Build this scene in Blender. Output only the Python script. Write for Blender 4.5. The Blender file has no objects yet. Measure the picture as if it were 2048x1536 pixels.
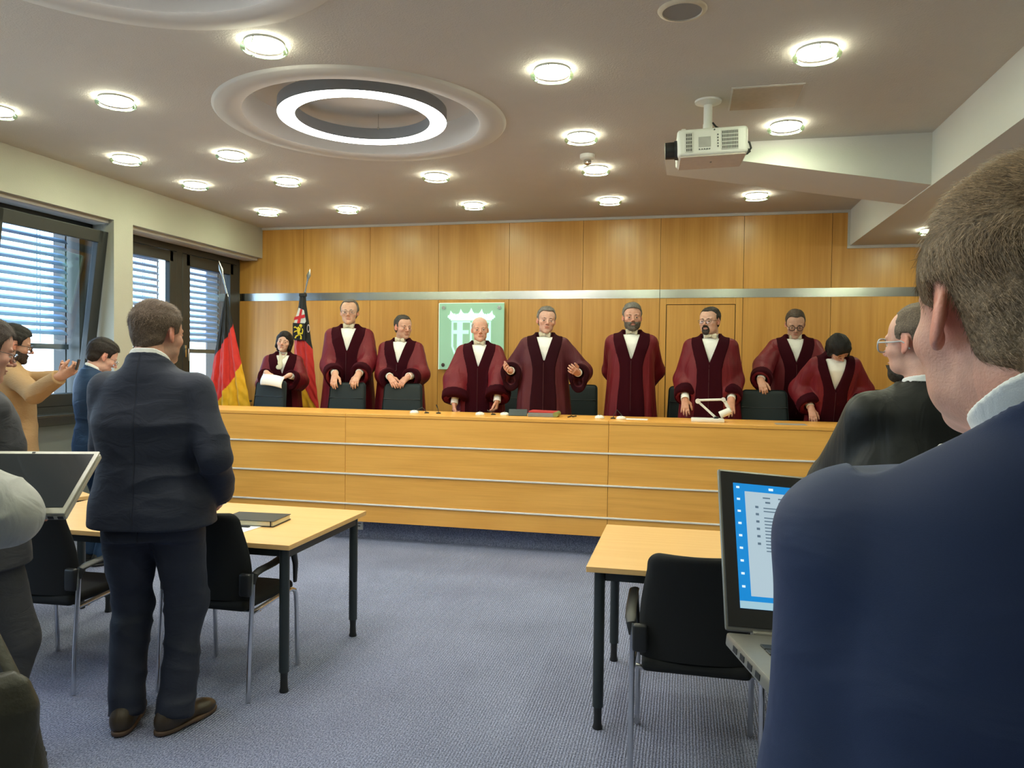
import bpy, bmesh, math, random
import numpy as np
from mathutils import Vector, Matrix
random.seed(7)
SC = bpy.context.scene
COL = SC.collection
PI = math.pi

# ------------------------------------------------------------------ camera
EYE = 1.62
_yaw, _pit, _rol = math.radians(12.85), math.radians(-1.45), math.radians(0.72)
_F = Vector((-math.sin(_yaw) * math.cos(_pit), math.cos(_yaw) * math.cos(_pit), math.sin(_pit)))
_R = _F.cross(Vector((0, 0, 1))).normalized()
_U = _R.cross(_F)
_R2 = _R * math.cos(_rol) + _U * math.sin(_rol)
_U2 = -_R * math.sin(_rol) + _U * math.cos(_rol)
cam_data = bpy.data.cameras.new('camera')
cam_data.sensor_width = 36.0
cam_data.lens = 1508.0 * 36.0 / 2048.0
cam_data.clip_start = 0.05
cam_data.clip_end = 200
cam = bpy.data.objects.new('camera', cam_data)
COL.objects.link(cam)
cam.matrix_world = Matrix(((_R2.x, _U2.x, -_F.x, 0), (_R2.y, _U2.y, -_F.y, 0), (_R2.z, _U2.z, -_F.z, EYE), (0, 0, 0, 1)))
SC.camera = cam

# ------------------------------------------------------------------ world, exposure
SC.view_settings.view_transform = 'Standard'
SC.view_settings.look = 'None'
SC.view_settings.gamma = 1.0
SC.view_settings.use_curve_mapping = False
SC.view_settings.exposure = 1.10
W = bpy.data.worlds.new('world')
SC.world = W
W.use_nodes = True
wn = W.node_tree
wn.nodes.clear()
w_out = wn.nodes.new('ShaderNodeOutputWorld')
w_bg = wn.nodes.new('ShaderNodeBackground')
w_geo = wn.nodes.new('ShaderNodeTexCoord')
w_sep = wn.nodes.new('ShaderNodeSeparateXYZ')
w_rmp = wn.nodes.new('ShaderNodeValToRGB')
w_rmp.color_ramp.elements[0].position = 0.42
w_rmp.color_ramp.elements[0].color = (0.80, 0.86, 0.92, 1)
w_rmp.color_ramp.elements[1].position = 0.75
w_rmp.color_ramp.elements[1].color = (0.45, 0.68, 1.0, 1)
w_map = wn.nodes.new('ShaderNodeMapRange')
w_map.inputs[1].default_value = -1
w_map.inputs[2].default_value = 1
wn.links.new(w_geo.outputs['Generated'], w_sep.inputs[0])
wn.links.new(w_sep.outputs[2], w_map.inputs[0])
wn.links.new(w_map.outputs[0], w_rmp.inputs[0])
wn.links.new(w_rmp.outputs[0], w_bg.inputs[0])
w_bg.inputs[1].default_value = 3.4
wn.links.new(w_bg.outputs[0], w_out.inputs[0])
try:
    SC.cycles.use_denoising = True
    SC.cycles.max_bounces = 7
    SC.cycles.diffuse_bounces = 4
    SC.cycles.glossy_bounces = 3
    SC.cycles.transparent_max_bounces = 8
    SC.cycles.sample_clamp_indirect = 4.0
    SC.cycles.caustics_reflective = False
    SC.cycles.caustics_refractive = False
except Exception:
    pass
LAMP_E = 42.0      # downlight glow
RING_E = 14.0      # ring lamp glow

# ------------------------------------------------------------------ materials
def new_mat(name):
    m = bpy.data.materials.new(name)
    m.use_nodes = True
    nt = m.node_tree
    b = nt.nodes['Principled BSDF']
    return m, nt, b

def N(nt, kind, **kw):
    n = nt.nodes.new('ShaderNode' + kind)
    for k, v in kw.items():
        if isinstance(k, str) and k.startswith('i_'):
            n.inputs[int(k[2:])].default_value = v
        else:
            setattr(n, k, v)
    return n

def mixrgb(nt, fac, a, b):
    n = nt.nodes.new('ShaderNodeMix')
    n.data_type = 'RGBA'
    L = nt.links.new
    for sock, v in ((n.inputs[0], fac), (n.inputs[6], a), (n.inputs[7], b)):
        if isinstance(v, bpy.types.NodeSocket):
            L(v, sock)
        elif isinstance(v, (int, float)):
            sock.default_value = v
        else:
            sock.default_value = (v[0], v[1], v[2], 1)
    return n.outputs[2]

def plain(name, col, rough=0.5, metal=0.0, var=0.12, scale=30.0, bump=0.0, sheen=0.0, coat=0.0, bscale=None, spec=0.5):
    """Principled with a procedural noise on colour and bump."""
    m, nt, b = new_mat(name)
    L = nt.links.new
    tc = N(nt, 'TexCoord')
    nz = N(nt, 'TexNoise')
    nz.inputs['Scale'].default_value = scale
    nz.inputs['Detail'].default_value = 4
    L(tc.outputs['Object'], nz.inputs['Vector'])
    c2 = [max(0.0, x * (1 - var)) for x in col]
    c1 = [min(1.0, x * (1 + var)) for x in col]
    L(mixrgb(nt, nz.outputs[0], c2, c1), b.inputs['Base Color'])
    b.inputs['Roughness'].default_value = rough
    b.inputs['Metallic'].default_value = metal
    b.inputs['Specular IOR Level'].default_value = spec
    if sheen:
        b.inputs['Sheen Weight'].default_value = sheen
        b.inputs['Sheen Roughness'].default_value = 0.4
        b.inputs['Sheen Tint'].default_value = (min(1, col[0] * 4 + .1), min(1, col[1] * 4 + .1), min(1, col[2] * 4 + .1), 1)
    if coat:
        b.inputs['Coat Weight'].default_value = coat
    if bump:
        bp = N(nt, 'Bump')
        bp.inputs['Strength'].default_value = 1.0
        bp.inputs['Distance'].default_value = bump
        src = nz
        if bscale:
            src = N(nt, 'TexNoise')
            src.inputs['Scale'].default_value = bscale
            src.inputs['Detail'].default_value = 3
            L(tc.outputs['Object'], src.inputs['Vector'])
        L(src.outputs[0], bp.inputs['Height'])
        L(bp.outputs[0], b.inputs['Normal'])
    return m

def wood(name, light, dark, stretch, rough=0.32, lines=26.0, amount=0.55, coat=0.15):
    """Veneer: contour lines of a noise stretched along the grain; 'pid' shifts each panel."""
    m, nt, b = new_mat(name)
    L = nt.links.new
    tc = N(nt, 'TexCoord')
    at = N(nt, 'Attribute', attribute_name='pid')
    mul = N(nt, 'VectorMath', operation='MULTIPLY')
    L(at.outputs['Vector'], mul.inputs[0])
    mul.inputs[1].default_value = (13.7, 5.1, 9.3)
    add = N(nt, 'VectorMath', operation='ADD')
    L(tc.outputs['Object'], add.inputs[0])
    L(mul.outputs[0], add.inputs[1])
    mp = N(nt, 'Mapping')
    mp.inputs['Scale'].default_value = stretch
    L(add.outputs[0], mp.inputs['Vector'])
    nz = N(nt, 'TexNoise')
    nz.inputs['Scale'].default_value = 1.0
    nz.inputs['Detail'].default_value = 2.0
    nz.inputs['Roughness'].default_value = 0.35
    L(mp.outputs[0], nz.inputs['Vector'])
    m1 = N(nt, 'Math', operation='MULTIPLY', i_1=lines * 6.283)
    L(nz.outputs[0], m1.inputs[0])
    sn = N(nt, 'Math', operation='SINE')
    L(m1.outputs[0], sn.inputs[0])
    mr = N(nt, 'MapRange', i_1=-1.0, i_2=1.0)
    L(sn.outputs[0], mr.inputs[0])
    # fine pores
    mp2 = N(nt, 'Mapping')
    mp2.inputs['Scale'].default_value = tuple(s * 22 if s > 1 else s * 9 for s in stretch)
    L(add.outputs[0], mp2.inputs['Vector'])
    nf = N(nt, 'TexNoise')
    nf.inputs['Scale'].default_value = 1.0
    nf.inputs['Detail'].default_value = 3
    L(mp2.outputs[0], nf.inputs['Vector'])
    big = N(nt, 'TexNoise')
    big.inputs['Scale'].default_value = 0.9
    L(add.outputs[0], big.inputs['Vector'])
    a1 = N(nt, 'Math', operation='MULTIPLY', i_1=amount)
    L(mr.outputs[0], a1.inputs[0])
    a2 = N(nt, 'Math', operation='MULTIPLY_ADD', i_1=0.9, i_2=-0.25)
    L(nf.outputs[0], a2.inputs[0])
    a3 = N(nt, 'Math', operation='ADD')
    L(a1.outputs[0], a3.inputs[0])
    L(a2.outputs[0], a3.inputs[1])
    a4 = N(nt, 'Math', operation='MULTIPLY_ADD', i_1=0.5, i_2=-0.25)
    L(big.outputs[0], a4.inputs[0])
    a5 = N(nt, 'Math', operation='ADD', use_clamp=True)
    L(a3.outputs[0], a5.inputs[0])
    L(a4.outputs[0], a5.inputs[1])
    L(mixrgb(nt, a5.outputs[0], light, dark), b.inputs['Base Color'])
    b.inputs['Roughness'].default_value = rough
    b.inputs['Coat Weight'].default_value = coat
    b.inputs['Coat Roughness'].default_value = 0.25
    return m

def emit(name, col, strength, base=1.0):
    m, nt, b = new_mat(name)
    b.inputs['Base Color'].default_value = (col[0] * base, col[1] * base, col[2] * base, 1)
    b.inputs['Emission Color'].default_value = (*col, 1)
    b.inputs['Emission Strength'].default_value = strength
    b.inputs['Roughness'].default_value = 0.4
    return m

def glass_mat(name, tint=(0.9, 0.97, 1.0), refl=0.07, rough=0.02):
    m = bpy.data.materials.new(name)
    m.use_nodes = True
    nt = m.node_tree
    nt.nodes.clear()
    L = nt.links.new
    out = N(nt, 'OutputMaterial')
    tr = N(nt, 'BsdfTransparent')
    tr.inputs[0].default_value = (*tint, 1)
    gl = N(nt, 'BsdfGlossy')
    gl.inputs['Roughness'].default_value = rough
    lw = N(nt, 'LayerWeight')
    lw.inputs[0].default_value = 0.25
    mx = N(nt, 'MixShader')
    ad = N(nt, 'Math', operation='MULTIPLY_ADD', i_1=0.22, i_2=refl)
    L(lw.outputs['Fresnel'], ad.inputs[0])
    L(ad.outputs[0], mx.inputs[0])
    L(tr.outputs[0], mx.inputs[1])
    L(gl.outputs[0], mx.inputs[2])
    L(mx.outputs[0], out.inputs[0])
    return m

def attr_mat(name, rough=0.5, sss=0.0, sheen=0.0, bump=0.0, bscale=80.0, spec=0.5, var=0.1, vscale=60):
    """Colour read from the mesh attribute 'Col' (skin, hair, printed cloth)."""
    m, nt, b = new_mat(name)
    L = nt.links.new
    at = N(nt, 'Attribute', attribute_name='Col')
    tc = N(nt, 'TexCoord')
    nz = N(nt, 'TexNoise')
    nz.inputs['Scale'].default_value = vscale
    nz.inputs['Detail'].default_value = 4
    L(tc.outputs['Object'], nz.inputs['Vector'])
    mr = N(nt, 'MapRange', i_1=0.25, i_2=0.75, i_3=1 - var, i_4=1 + var)
    L(nz.outputs[0], mr.inputs[0])
    vm = N(nt, 'VectorMath', operation='SCALE')
    L(at.outputs['Color'], vm.inputs[0])
    L(mr.outputs[0], vm.inputs['Scale'])
    L(vm.outputs[0], b.inputs['Base Color'])
    b.inputs['Roughness'].default_value = rough
    b.inputs['Specular IOR Level'].default_value = spec
    if sss:
        b.inputs['Subsurface Weight'].default_value = sss
        b.inputs['Subsurface Radius'].default_value = (0.9, 0.35, 0.2)
        b.inputs['Subsurface Scale'].default_value = 0.008
    if sheen:
        b.inputs['Sheen Weight'].default_value = sheen
    if bump:
        n2 = N(nt, 'TexNoise')
        n2.inputs['Scale'].default_value = bscale
        n2.inputs['Detail'].default_value = 4
        L(tc.outputs['Object'], n2.inputs['Vector'])
        bp = N(nt, 'Bump')
        bp.inputs['Distance'].default_value = bump
        L(n2.outputs[0], bp.inputs['Height'])
        L(bp.outputs[0], b.inputs['Normal'])
    return m

def cloth_mat(name, col, rough=0.75, sheen=0.15, fold=0.004, fscale=7.0, weave=900.0, stretch=(1, 1, 1), var=0.10, spec=0.3, sheentint=None, seam=False):
    m, nt, b = new_mat(name)
    L = nt.links.new
    tc = N(nt, 'TexCoord')
    mp = N(nt, 'Mapping')
    mp.inputs['Scale'].default_value = stretch
    L(tc.outputs['Object'], mp.inputs['Vector'])
    n1 = N(nt, 'TexNoise')
    n1.inputs['Scale'].default_value = fscale
    n1.inputs['Detail'].default_value = 3
    n1.inputs['Distortion'].default_value = 1.2
    L(mp.outputs[0], n1.inputs['Vector'])
    n2 = N(nt, 'TexNoise')
    n2.inputs['Scale'].default_value = weave
    n2.inputs['Detail'].default_value = 1
    L(tc.outputs['Object'], n2.inputs['Vector'])
    c1 = [x * (1 - var) for x in col]
    c2 = [min(1, x * (1 + var)) for x in col]
    L(mixrgb(nt, n2.outputs[0], c1, c2), b.inputs['Base Color'])
    b.inputs['Roughness'].default_value = rough
    b.inputs['Specular IOR Level'].default_value = spec
    b.inputs['Sheen Weight'].default_value = sheen
    b.inputs['Sheen Roughness'].default_value = 0.35
    st = sheentint or [min(1, x * 3 + 0.05) for x in col]
    b.inputs['Sheen Tint'].default_value = (*st, 1)
    bp = N(nt, 'Bump')
    bp.inputs['Distance'].default_value = fold
    L(n1.outputs[0], bp.inputs['Height'])
    bp2 = N(nt, 'Bump')
    bp2.inputs['Distance'].default_value = 0.00015
    L(n2.outputs[0], bp2.inputs['Height'])
    L(bp.outputs[0], bp2.inputs['Normal'])
    L(bp2.outputs[0], b.inputs['Normal'])
    if seam:
        sx = N(nt, 'SeparateXYZ'); L(tc.outputs['Object'], sx.inputs[0])
        ab = N(nt, 'Math', operation='ABSOLUTE'); L(sx.outputs[0], ab.inputs[0])
        ms = N(nt, 'MapRange', i_1=0.0, i_2=0.005); L(ab.outputs[0], ms.inputs[0])
        bp3 = N(nt, 'Bump'); bp3.inputs['Distance'].default_value = 0.004
        L(ms.outputs[0], bp3.inputs['Height']); L(bp2.outputs[0], bp3.inputs['Normal']); L(bp3.outputs[0], b.inputs['Normal'])
    return m

M = {}
M['wall_wood'] = wood('wall_veneer', (0.70, 0.355, 0.082), (0.50, 0.215, 0.036), (2.2, 2.2, 0.16), rough=0.36, lines=8, amount=0.34)
M['door_wood'] = wood('door_veneer', (0.73, 0.375, 0.088), (0.54, 0.235, 0.040), (2.2, 2.2, 0.16), rough=0.36, lines=7, amount=0.3)
M['desk_wood'] = wood('bench_veneer', (0.92, 0.475, 0.105), (0.72, 0.325, 0.055), (0.30, 3.2, 3.2), rough=0.34, lines=8, amount=0.30)
M['table_wood'] = wood('table_top_beech', (0.82, 0.52, 0.22), (0.73, 0.42, 0.15), (0.6, 9.0, 9.0), rough=0.35, lines=5, amount=0.3)
M['edge_wood'] = plain('beech_edge', (0.62, 0.34, 0.12), 0.4, scale=40)
M['ceiling'] = plain('woodchip_plaster', (0.56, 0.525, 0.475), 0.9, var=0.03, scale=6, bump=0.0028, bscale=110)
M['smooth_plaster'] = plain('smooth_plaster', (0.60, 0.575, 0.53), 0.85, var=0.02, scale=5)
M['wall_paint'] = plain('warm_white_wall_paint', (0.44, 0.425, 0.36), 0.85, var=0.03, scale=6, bump=0.0015, bscale=160)
M['beam_paint'] = plain('cool_white_beam_paint', (0.62, 0.61, 0.57), 0.85, var=0.02, scale=5, bump=0.001, bscale=150)
M['window_grey'] = plain('anthracite_window_frame', (0.028, 0.030, 0.030), 0.42, var=0.1, scale=20)
M['panel_grey'] = plain('grey_parapet_panel', (0.20, 0.22, 0.21), 0.5, var=0.06, scale=12)
M['glass'] = glass_mat('window_glass', refl=.04)
M['slat'] = plain('aluminium_blind_slat', (0.31, 0.44, 0.60), 0.42, metal=0.0, var=0.05, scale=8)
M['rail_grey'] = plain('blind_rail_grey', (.10, .12, .14), .4)
M['steel'] = plain('brushed_steel', (0.62, 0.62, 0.60), 0.22, metal=1.0, var=0.05, scale=4, bump=0.0, coat=0)
M['chrome'] = plain('chrome_tube', (0.62, 0.63, 0.65), 0.16, metal=1.0, var=0.03, scale=10)
M['alu'] = plain('aluminium_strip', (0.90, 0.87, 0.80), 0.35, metal=0.2, var=0.03, scale=10)
M['dark_gap'] = plain('dark_joint', (0.02, 0.016, 0.012), 0.8, scale=10)
M['black_plastic'] = plain('black_plastic', (0.013, 0.014, 0.015), 0.45, scale=60, bump=0.0002)
M['table_leg'] = plain('anthracite_powder_coat', (0.022, 0.03, 0.033), 0.38, scale=90, bump=0.0001)
M['chair_fabric'] = plain('black_chair_fabric', (0.007, 0.008, 0.009), 0.9, var=0.3, scale=700, bump=0.0006, sheen=0.05)
M['office_fabric'] = plain('dark_teal_chair_fabric', (0.012, 0.020, 0.023), 0.85, var=0.3, scale=500, bump=0.0006, sheen=0.1)
M['white_plastic'] = plain('white_plastic', (0.78, 0.77, 0.72), 0.4, var=0.03, scale=20)
M['paper'] = plain('white_paper', (0.82, 0.82, 0.80), 0.7, var=0.03, scale=20)
M['ring_body'] = plain('grey_lamp_housing', (0.24, 0.25, 0.26), 0.5, var=0.05, scale=20)
M['lamp_glow'] = emit('frosted_lamp_glow', (1.0, 1.0, 0.76), LAMP_E)
M['ring_glow'] = emit('led_ring_glow', (1.0, 0.97, 0.92), RING_E)
M['lamp_glass'] = glass_mat('green_edged_glass', (0.80, 0.97, 0.80), 0.12, 0.05)
M['velvet'] = cloth_mat('crimson_velvet', (0.028, 0.0016, 0.005), 0.9, 0.28, 0.003, 9, 600, spec=0.1, sheentint=(0.30, 0.02, 0.05))
M['velvet2'] = cloth_mat('dark_plum_velvet', (.022, .003, .006), .9, .25, .003, 9, 600, spec=.1, sheentint=(.22, .03, .05))
M['robe'] = cloth_mat('crimson_wool', (0.135, 0.0055, 0.012), 0.55, 0.12, 0.014, 6, 500, (1.6, 1.6, 0.35), spec=0.3)
M['robe2'] = cloth_mat('plum_wool', (0.082, 0.012, 0.018), 0.6, 0.15, 0.010, 6, 500, (1.6, 1.6, 0.35), spec=0.3)
M['fold_line'] = plain('dull_crimson_fold_line', (.055, .004, .009), .7)
M['black_lining'] = cloth_mat('black_lining', (0.006, 0.008, 0.008), 0.6, 0.1)
M['shirt'] = cloth_mat('white_shirt_cotton', (0.88, 0.87, 0.83), 0.7, 0.05, 0.002, 30, 900)
M['bow'] = cloth_mat('white_pique_bow_tie', (0.64, 0.59, 0.45), 0.6, 0.1, 0.002, 40, 600)
M['skin'] = attr_mat('skin', 0.48, 0.08, 0, 0.0006, 350, 0.4, 0.10, 45)
M['hair'] = attr_mat('hair', 0.55, 0, 0.0, 0.002, 300, 0.22, 0.45, 220)
M['eye'] = attr_mat('eyeball', 0.12, 0, 0, 0, 10, 0.5, 0.02)
M['beard'] = attr_mat('beard', 0.7, 0, 0, 0.003, 500, 0.2, 0.35, 400)

def mk_carpet():
    m, nt, b = new_mat('blue_grey_loop_carpet')
    L = nt.links.new
    tc = N(nt, 'TexCoord')
    mp = N(nt, 'Mapping')
    mp.inputs['Scale'].default_value = (1.0, 0.55, 1)
    L(tc.outputs['Object'], mp.inputs['Vector'])
    n1 = N(nt, 'TexNoise')
    n1.inputs['Scale'].default_value = 175
    n1.inputs['Detail'].default_value = 3
    n1.inputs['Roughness'].default_value = 0.75
    L(mp.outputs[0], n1.inputs['Vector'])
    n2 = N(nt, 'TexNoise')
    n2.inputs['Scale'].default_value = 1.6
    n2.inputs['Detail'].default_value = 3
    L(tc.outputs['Object'], n2.inputs['Vector'])
    cr = N(nt, 'ValToRGB')
    cr.color_ramp.elements[0].position = 0.36
    cr.color_ramp.elements[0].color = (0.085, 0.10, 0.16, 1)
    cr.color_ramp.elements[1].position = 0.66
    cr.color_ramp.elements[1].color = (0.42, 0.455, 0.64, 1)
    L(n1.outputs[0], cr.inputs[0])
    mr = N(nt, 'MapRange', i_1=0.3, i_2=0.7, i_3=0.9, i_4=1.08)
    L(n2.outputs[0], mr.inputs[0])
    vm = N(nt, 'VectorMath', operation='SCALE')
    L(cr.outputs[0], vm.inputs[0])
    L(mr.outputs[0], vm.inputs['Scale'])
    L(vm.outputs[0], b.inputs['Base Color'])
    b.inputs['Roughness'].default_value = 0.95
    b.inputs['Specular IOR Level'].default_value = 0.1
    wv = N(nt, 'TexWave', wave_type='BANDS', bands_direction='X')
    wv.inputs['Scale'].default_value = 23
    wv.inputs['Distortion'].default_value = 1.5
    L(tc.outputs['Object'], wv.inputs['Vector'])
    ad = N(nt, 'Math', operation='ADD')
    L(wv.outputs[1], ad.inputs[0])
    L(n1.outputs[0], ad.inputs[1])
    bp = N(nt, 'Bump')
    bp.inputs['Distance'].default_value = 0.004
    L(ad.outputs[0], bp.inputs['Height'])
    L(bp.outputs[0], b.inputs['Normal'])
    return m
M['carpet'] = mk_carpet()

# ------------------------------------------------------------------ object helpers
def tag(o, label=None, cat=None, group=None, kind=None):
    if label: o['label'] = label
    if cat: o['category'] = cat
    if group: o['group'] = group
    if kind: o['kind'] = kind
    return o

def empty(name, loc=(0, 0, 0), rz=0.0, label=None, cat=None, group=None, kind=None):
    o = bpy.data.objects.new(name, None)
    o.empty_display_size = 0.1
    o.location = loc
    o.rotation_euler = (0, 0, rz)
    COL.objects.link(o)
    return tag(o, label, cat, group, kind)

def copy_tree(o, parent=None):
    c = o.copy()
    COL.objects.link(c)
    c.parent = parent
    for ch in list(o.children):
        copy_tree(ch, c)
    return c

def arr_mesh(name, V, F, mat, parent=None, smooth=False, cols=None):
    """Mesh from numpy verts (n,3) and faces (m,3|4) array or list."""
    me = bpy.data.meshes.new(name)
    V = np.asarray(V, dtype=np.float32)
    if isinstance(F, np.ndarray) and F.ndim == 2:
        k = F.shape[1]
        me.vertices.add(len(V))
        me.vertices.foreach_set('co', V.ravel())
        me.loops.add(F.size)
        me.loops.foreach_set('vertex_index', F.astype(np.int32).ravel())
        me.polygons.add(len(F))
        me.polygons.foreach_set('loop_start', np.arange(0, F.size, k, dtype=np.int32))
        me.polygons.foreach_set('loop_total', np.full(len(F), k, dtype=np.int32))
        me.update(calc_edges=True)
    else:
        me.from_pydata([tuple(v) for v in V], [], F)
    if smooth:
        me.polygons.foreach_set('use_smooth', np.ones(len(me.polygons), dtype=bool))
    if cols is not None:
        a = me.color_attributes.new('Col', 'FLOAT_COLOR', 'POINT')
        a.data.foreach_set('color', np.c_[cols, np.ones(len(cols))].astype(np.float32).ravel())
    me.validate()
    me.update()
    me.materials.append(mat)
    o = bpy.data.objects.new(name, me)
    COL.objects.link(o)
    if parent: o.parent = parent
    return o

class MB:
    """Collects boxes, tubes, lathes... build() links them as ONE mesh."""
    def __init__(s):
        s.bm = bmesh.new()
        s.pid = s.bm.verts.layers.float_vector.new('pid')
    def _mark(s, vs, pid):
        if pid is not None:
            for v in vs: v[s.pid] = pid
    def box(s, lo, hi, bevel=0.0, seg=2, rot=None, pid=None):
        lo, hi = Vector(lo), Vector(hi)
        c = (lo + hi) / 2
        d = hi - lo
        mat = Matrix.Translation(c)
        if rot is not None: mat = mat @ rot
        r = bmesh.ops.create_cube(s.bm, size=1.0, matrix=mat @ Matrix.Diagonal((d.x, d.y, d.z, 1)))
        vs = r['verts']
        s._mark(vs, pid)
        if bevel > 0:
            es = list({e for v in vs for e in v.link_edges})
            rr = bmesh.ops.bevel(s.bm, geom=es, offset=bevel, segments=seg, profile=0.5, affect='EDGES')
            s._mark(rr['verts'], pid)
        return s
    def cyl(s, p0, p1, r0, r1=None, n=20, caps=True, flat=(1, 1)):
        p0, p1 = Vector(p0), Vector(p1)
        if r1 is None: r1 = r0
        d = (p1 - p0)
        q = d.normalized().to_track_quat('Z', 'Y')
        a, b = [], []
        for i in range(n):
            t = 2 * PI * i / n
            u = q @ Vector((math.cos(t) * flat[0], math.sin(t) * flat[1], 0))
            a.append(s.bm.verts.new(p0 + u * r0))
            b.append(s.bm.verts.new(p1 + u * r1))
        for i in range(n):
            j = (i + 1) % n
            s.bm.faces.new((a[i], a[j], b[j], b[i]))
        if caps:
            s.bm.faces.new(a[::-1])
            s.bm.faces.new(b)
        return s
    def tube(s, pts, r, n=12, closed=False, flat=None):
        pts = [Vector(p) for p in pts]
        rings = []
        up = Vector((0, 0, 1))
        m = len(pts)
        prev = None
        for i, p in enumerate(pts):
            if closed: d = pts[(i + 1) % m] - pts[i - 1]
            elif i == 0: d = pts[1] - pts[0]
            elif i == m - 1: d = pts[-1] - pts[-2]
            else: d = pts[i + 1] - pts[i - 1]
            d.normalize()
            if prev is None:
                ref = up if abs(d.z) < 0.95 else Vector((0, 1, 0))
                u = d.cross(ref).normalized()
            else:
                u = (prev - d * prev.dot(d)).normalized()
            prev = u
            v = d.cross(u)
            rr = r[i] if isinstance(r, (list, tuple)) else r
            f = flat or (1, 1)
            rings.append([s.bm.verts.new(p + (u * math.cos(2 * PI * k / n) * f[0] + v * math.sin(2 * PI * k / n) * f[1]) * rr) for k in range(n)])
        cnt = m if closed else m - 1
        for i in range(cnt):
            a, b = rings[i], rings[(i + 1) % m]
            for k in range(n):
                j = (k + 1) % n
                s.bm.faces.new((a[k], a[j], b[j], b[k]))
        if not closed:
            s.bm.faces.new(rings[0][::-1])
            s.bm.faces.new(rings[-1])
        return s
    def lathe(s, prof, c=(0, 0, 0), n=32, axis='Z', scale=(1, 1)):
        """prof: list of (r, z)."""
        c = Vector(c)
        rings = []
        for (r, z) in prof:
            if r < 1e-6:
                rings.append([s.bm.verts.new(c + Vector((0, 0, z)))])
            else:
                rings.append([s.bm.verts.new(c + Vector((r * math.cos(2 * PI * k / n) * scale[0], r * math.sin(2 * PI * k / n) * scale[1], z))) for k in range(n)])
        for a, b in zip(rings, rings[1:]):
            for k in range(n):
                j = (k + 1) % n
                if len(a) == 1 and len(b) == 1: continue
                if len(a) == 1: s.bm.faces.new((a[0], b[j], b[k]))
                elif len(b) == 1: s.bm.faces.new((a[k], a[j], b[0]))
                else: s.bm.faces.new((a[k], a[j], b[j], b[k]))
        return s
    def prism(s, pts, z0, z1, plane='XY', pid=None):
        """polygon extruded; plane XY -> along z, XZ -> along y, YZ -> along x"""
        def mk(p, h):
            if plane == 'XY': return (p[0], p[1], h)
            if plane == 'XZ': return (p[0], h, p[1])
            return (h, p[0], p[1])
        a = [s.bm.verts.new(mk(p, z0)) for p in pts]
        b = [s.bm.verts.new(mk(p, z1)) for p in pts]
        n = len(pts)
        s.bm.faces.new(a[::-1])
        s.bm.faces.new(b)
        for i in range(n):
            j = (i + 1) % n
            s.bm.faces.new((a[i], a[j], b[j], b[i]))
        s._mark(a + b, pid)
        return s
    def grid(s, fn, nu, nv, thick=0.0):
        V = [[s.bm.verts.new(fn(i / nu, j / nv)) for j in range(nv + 1)] for i in range(nu + 1)]
        for i in range(nu):
            for j in range(nv):
                s.bm.faces.new((V[i][j], V[i + 1][j], V[i + 1][j + 1], V[i][j + 1]))
        return s
    def xf(s, mat):
        bmesh.ops.transform(s.bm, matrix=mat, verts=s.bm.verts[:])
        return s
    def build(s, name, mat, parent=None, smooth=None, solid=0.0):
        bmesh.ops.recalc_face_normals(s.bm, faces=s.bm.faces[:])
        me = bpy.data.meshes.new(name)
        s.bm.to_mesh(me)
        s.bm.free()
        me.materials.append(mat)
        if smooth is not None:
            me.polygons.foreach_set('use_smooth', np.ones(len(me.polygons), dtype=bool))
            me.set_sharp_from_angle(angle=math.radians(smooth))
        o = bpy.data.objects.new(name, me)
        COL.objects.link(o)
        if parent: o.parent = parent
        if solid:
            md = o.modifiers.new('solid', 'SOLIDIFY')
            md.thickness = solid
            md.offset = 0
        return o

def struct(o):
    o['kind'] = 'structure'
    return o
# ================================================================== ROOM
XL, XR, YB, YR, ZC = -5.33, 4.3, 8.8, -3.6, 3.34
XW = -5.65                      # window plane
mb = MB(); mb.box((-6.0, YR - .2, -.1), (XR + .2, YB + .2, 0)); struct(mb.build('floor', M['carpet']))
mb = MB(); mb.box((XL, 6.5, 0.0), (XR, YB, .36)); struct(mb.build('floor_podium', M['carpet']))

# ceiling with two round openings
RC = [(-2.25, 5.03), (-2.25, 2.50)]
def ceiling():
    bm = bmesh.new()
    def loop(pts):
        vs = [bm.verts.new((p[0], p[1], ZC)) for p in pts]
        for i in range(len(vs)): bm.edges.new((vs[i], vs[(i + 1) % len(vs)]))
    loop([(XL - .4, YR), (1.72, YR), (1.72, YB), (XL - .4, YB)])
    for c in RC:
        loop([(c[0] + 1.0 * math.cos(2 * PI * k / 96), c[1] + 1.0 * math.sin(2 * PI * k / 96)) for k in range(96)])
    bmesh.ops.triangle_fill(bm, use_beauty=True, use_dissolve=False, edges=bm.edges[:])
    top = [bm.verts.new((x, y, ZC + .32)) for x, y in ((XL - .4, YR), (1.72, YR), (1.72, YB), (XL - .4, YB))]
    bm.faces.new(top)
    bmesh.ops.recalc_face_normals(bm, faces=bm.faces[:])
    me = bpy.data.meshes.new('ceiling'); bm.to_mesh(me); bm.free()
    me.materials.append(M['ceiling'])
    o = bpy.data.objects.new('ceiling', me); COL.objects.link(o)
    return struct(o)
ceil = ceiling()
for c in RC:
    mb = MB()
    mb.lathe([(1.02, ZC + .01), (1.0, ZC - .012), (.99, ZC - .018), (.835, ZC - .018), (.82, ZC - .008), (.82, ZC + .20), (0, ZC + .20)], (c[0], c[1], 0), 96)
    o = mb.build('ceiling_recess', M['smooth_plaster'], smooth=35); struct(o)
# lowered ceiling on the right
mb = MB(); mb.box((1.72, YR, 2.955), (XR + .2, YB, ZC + .32)); struct(mb.build('ceiling_lowered', M['beam_paint']))
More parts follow.
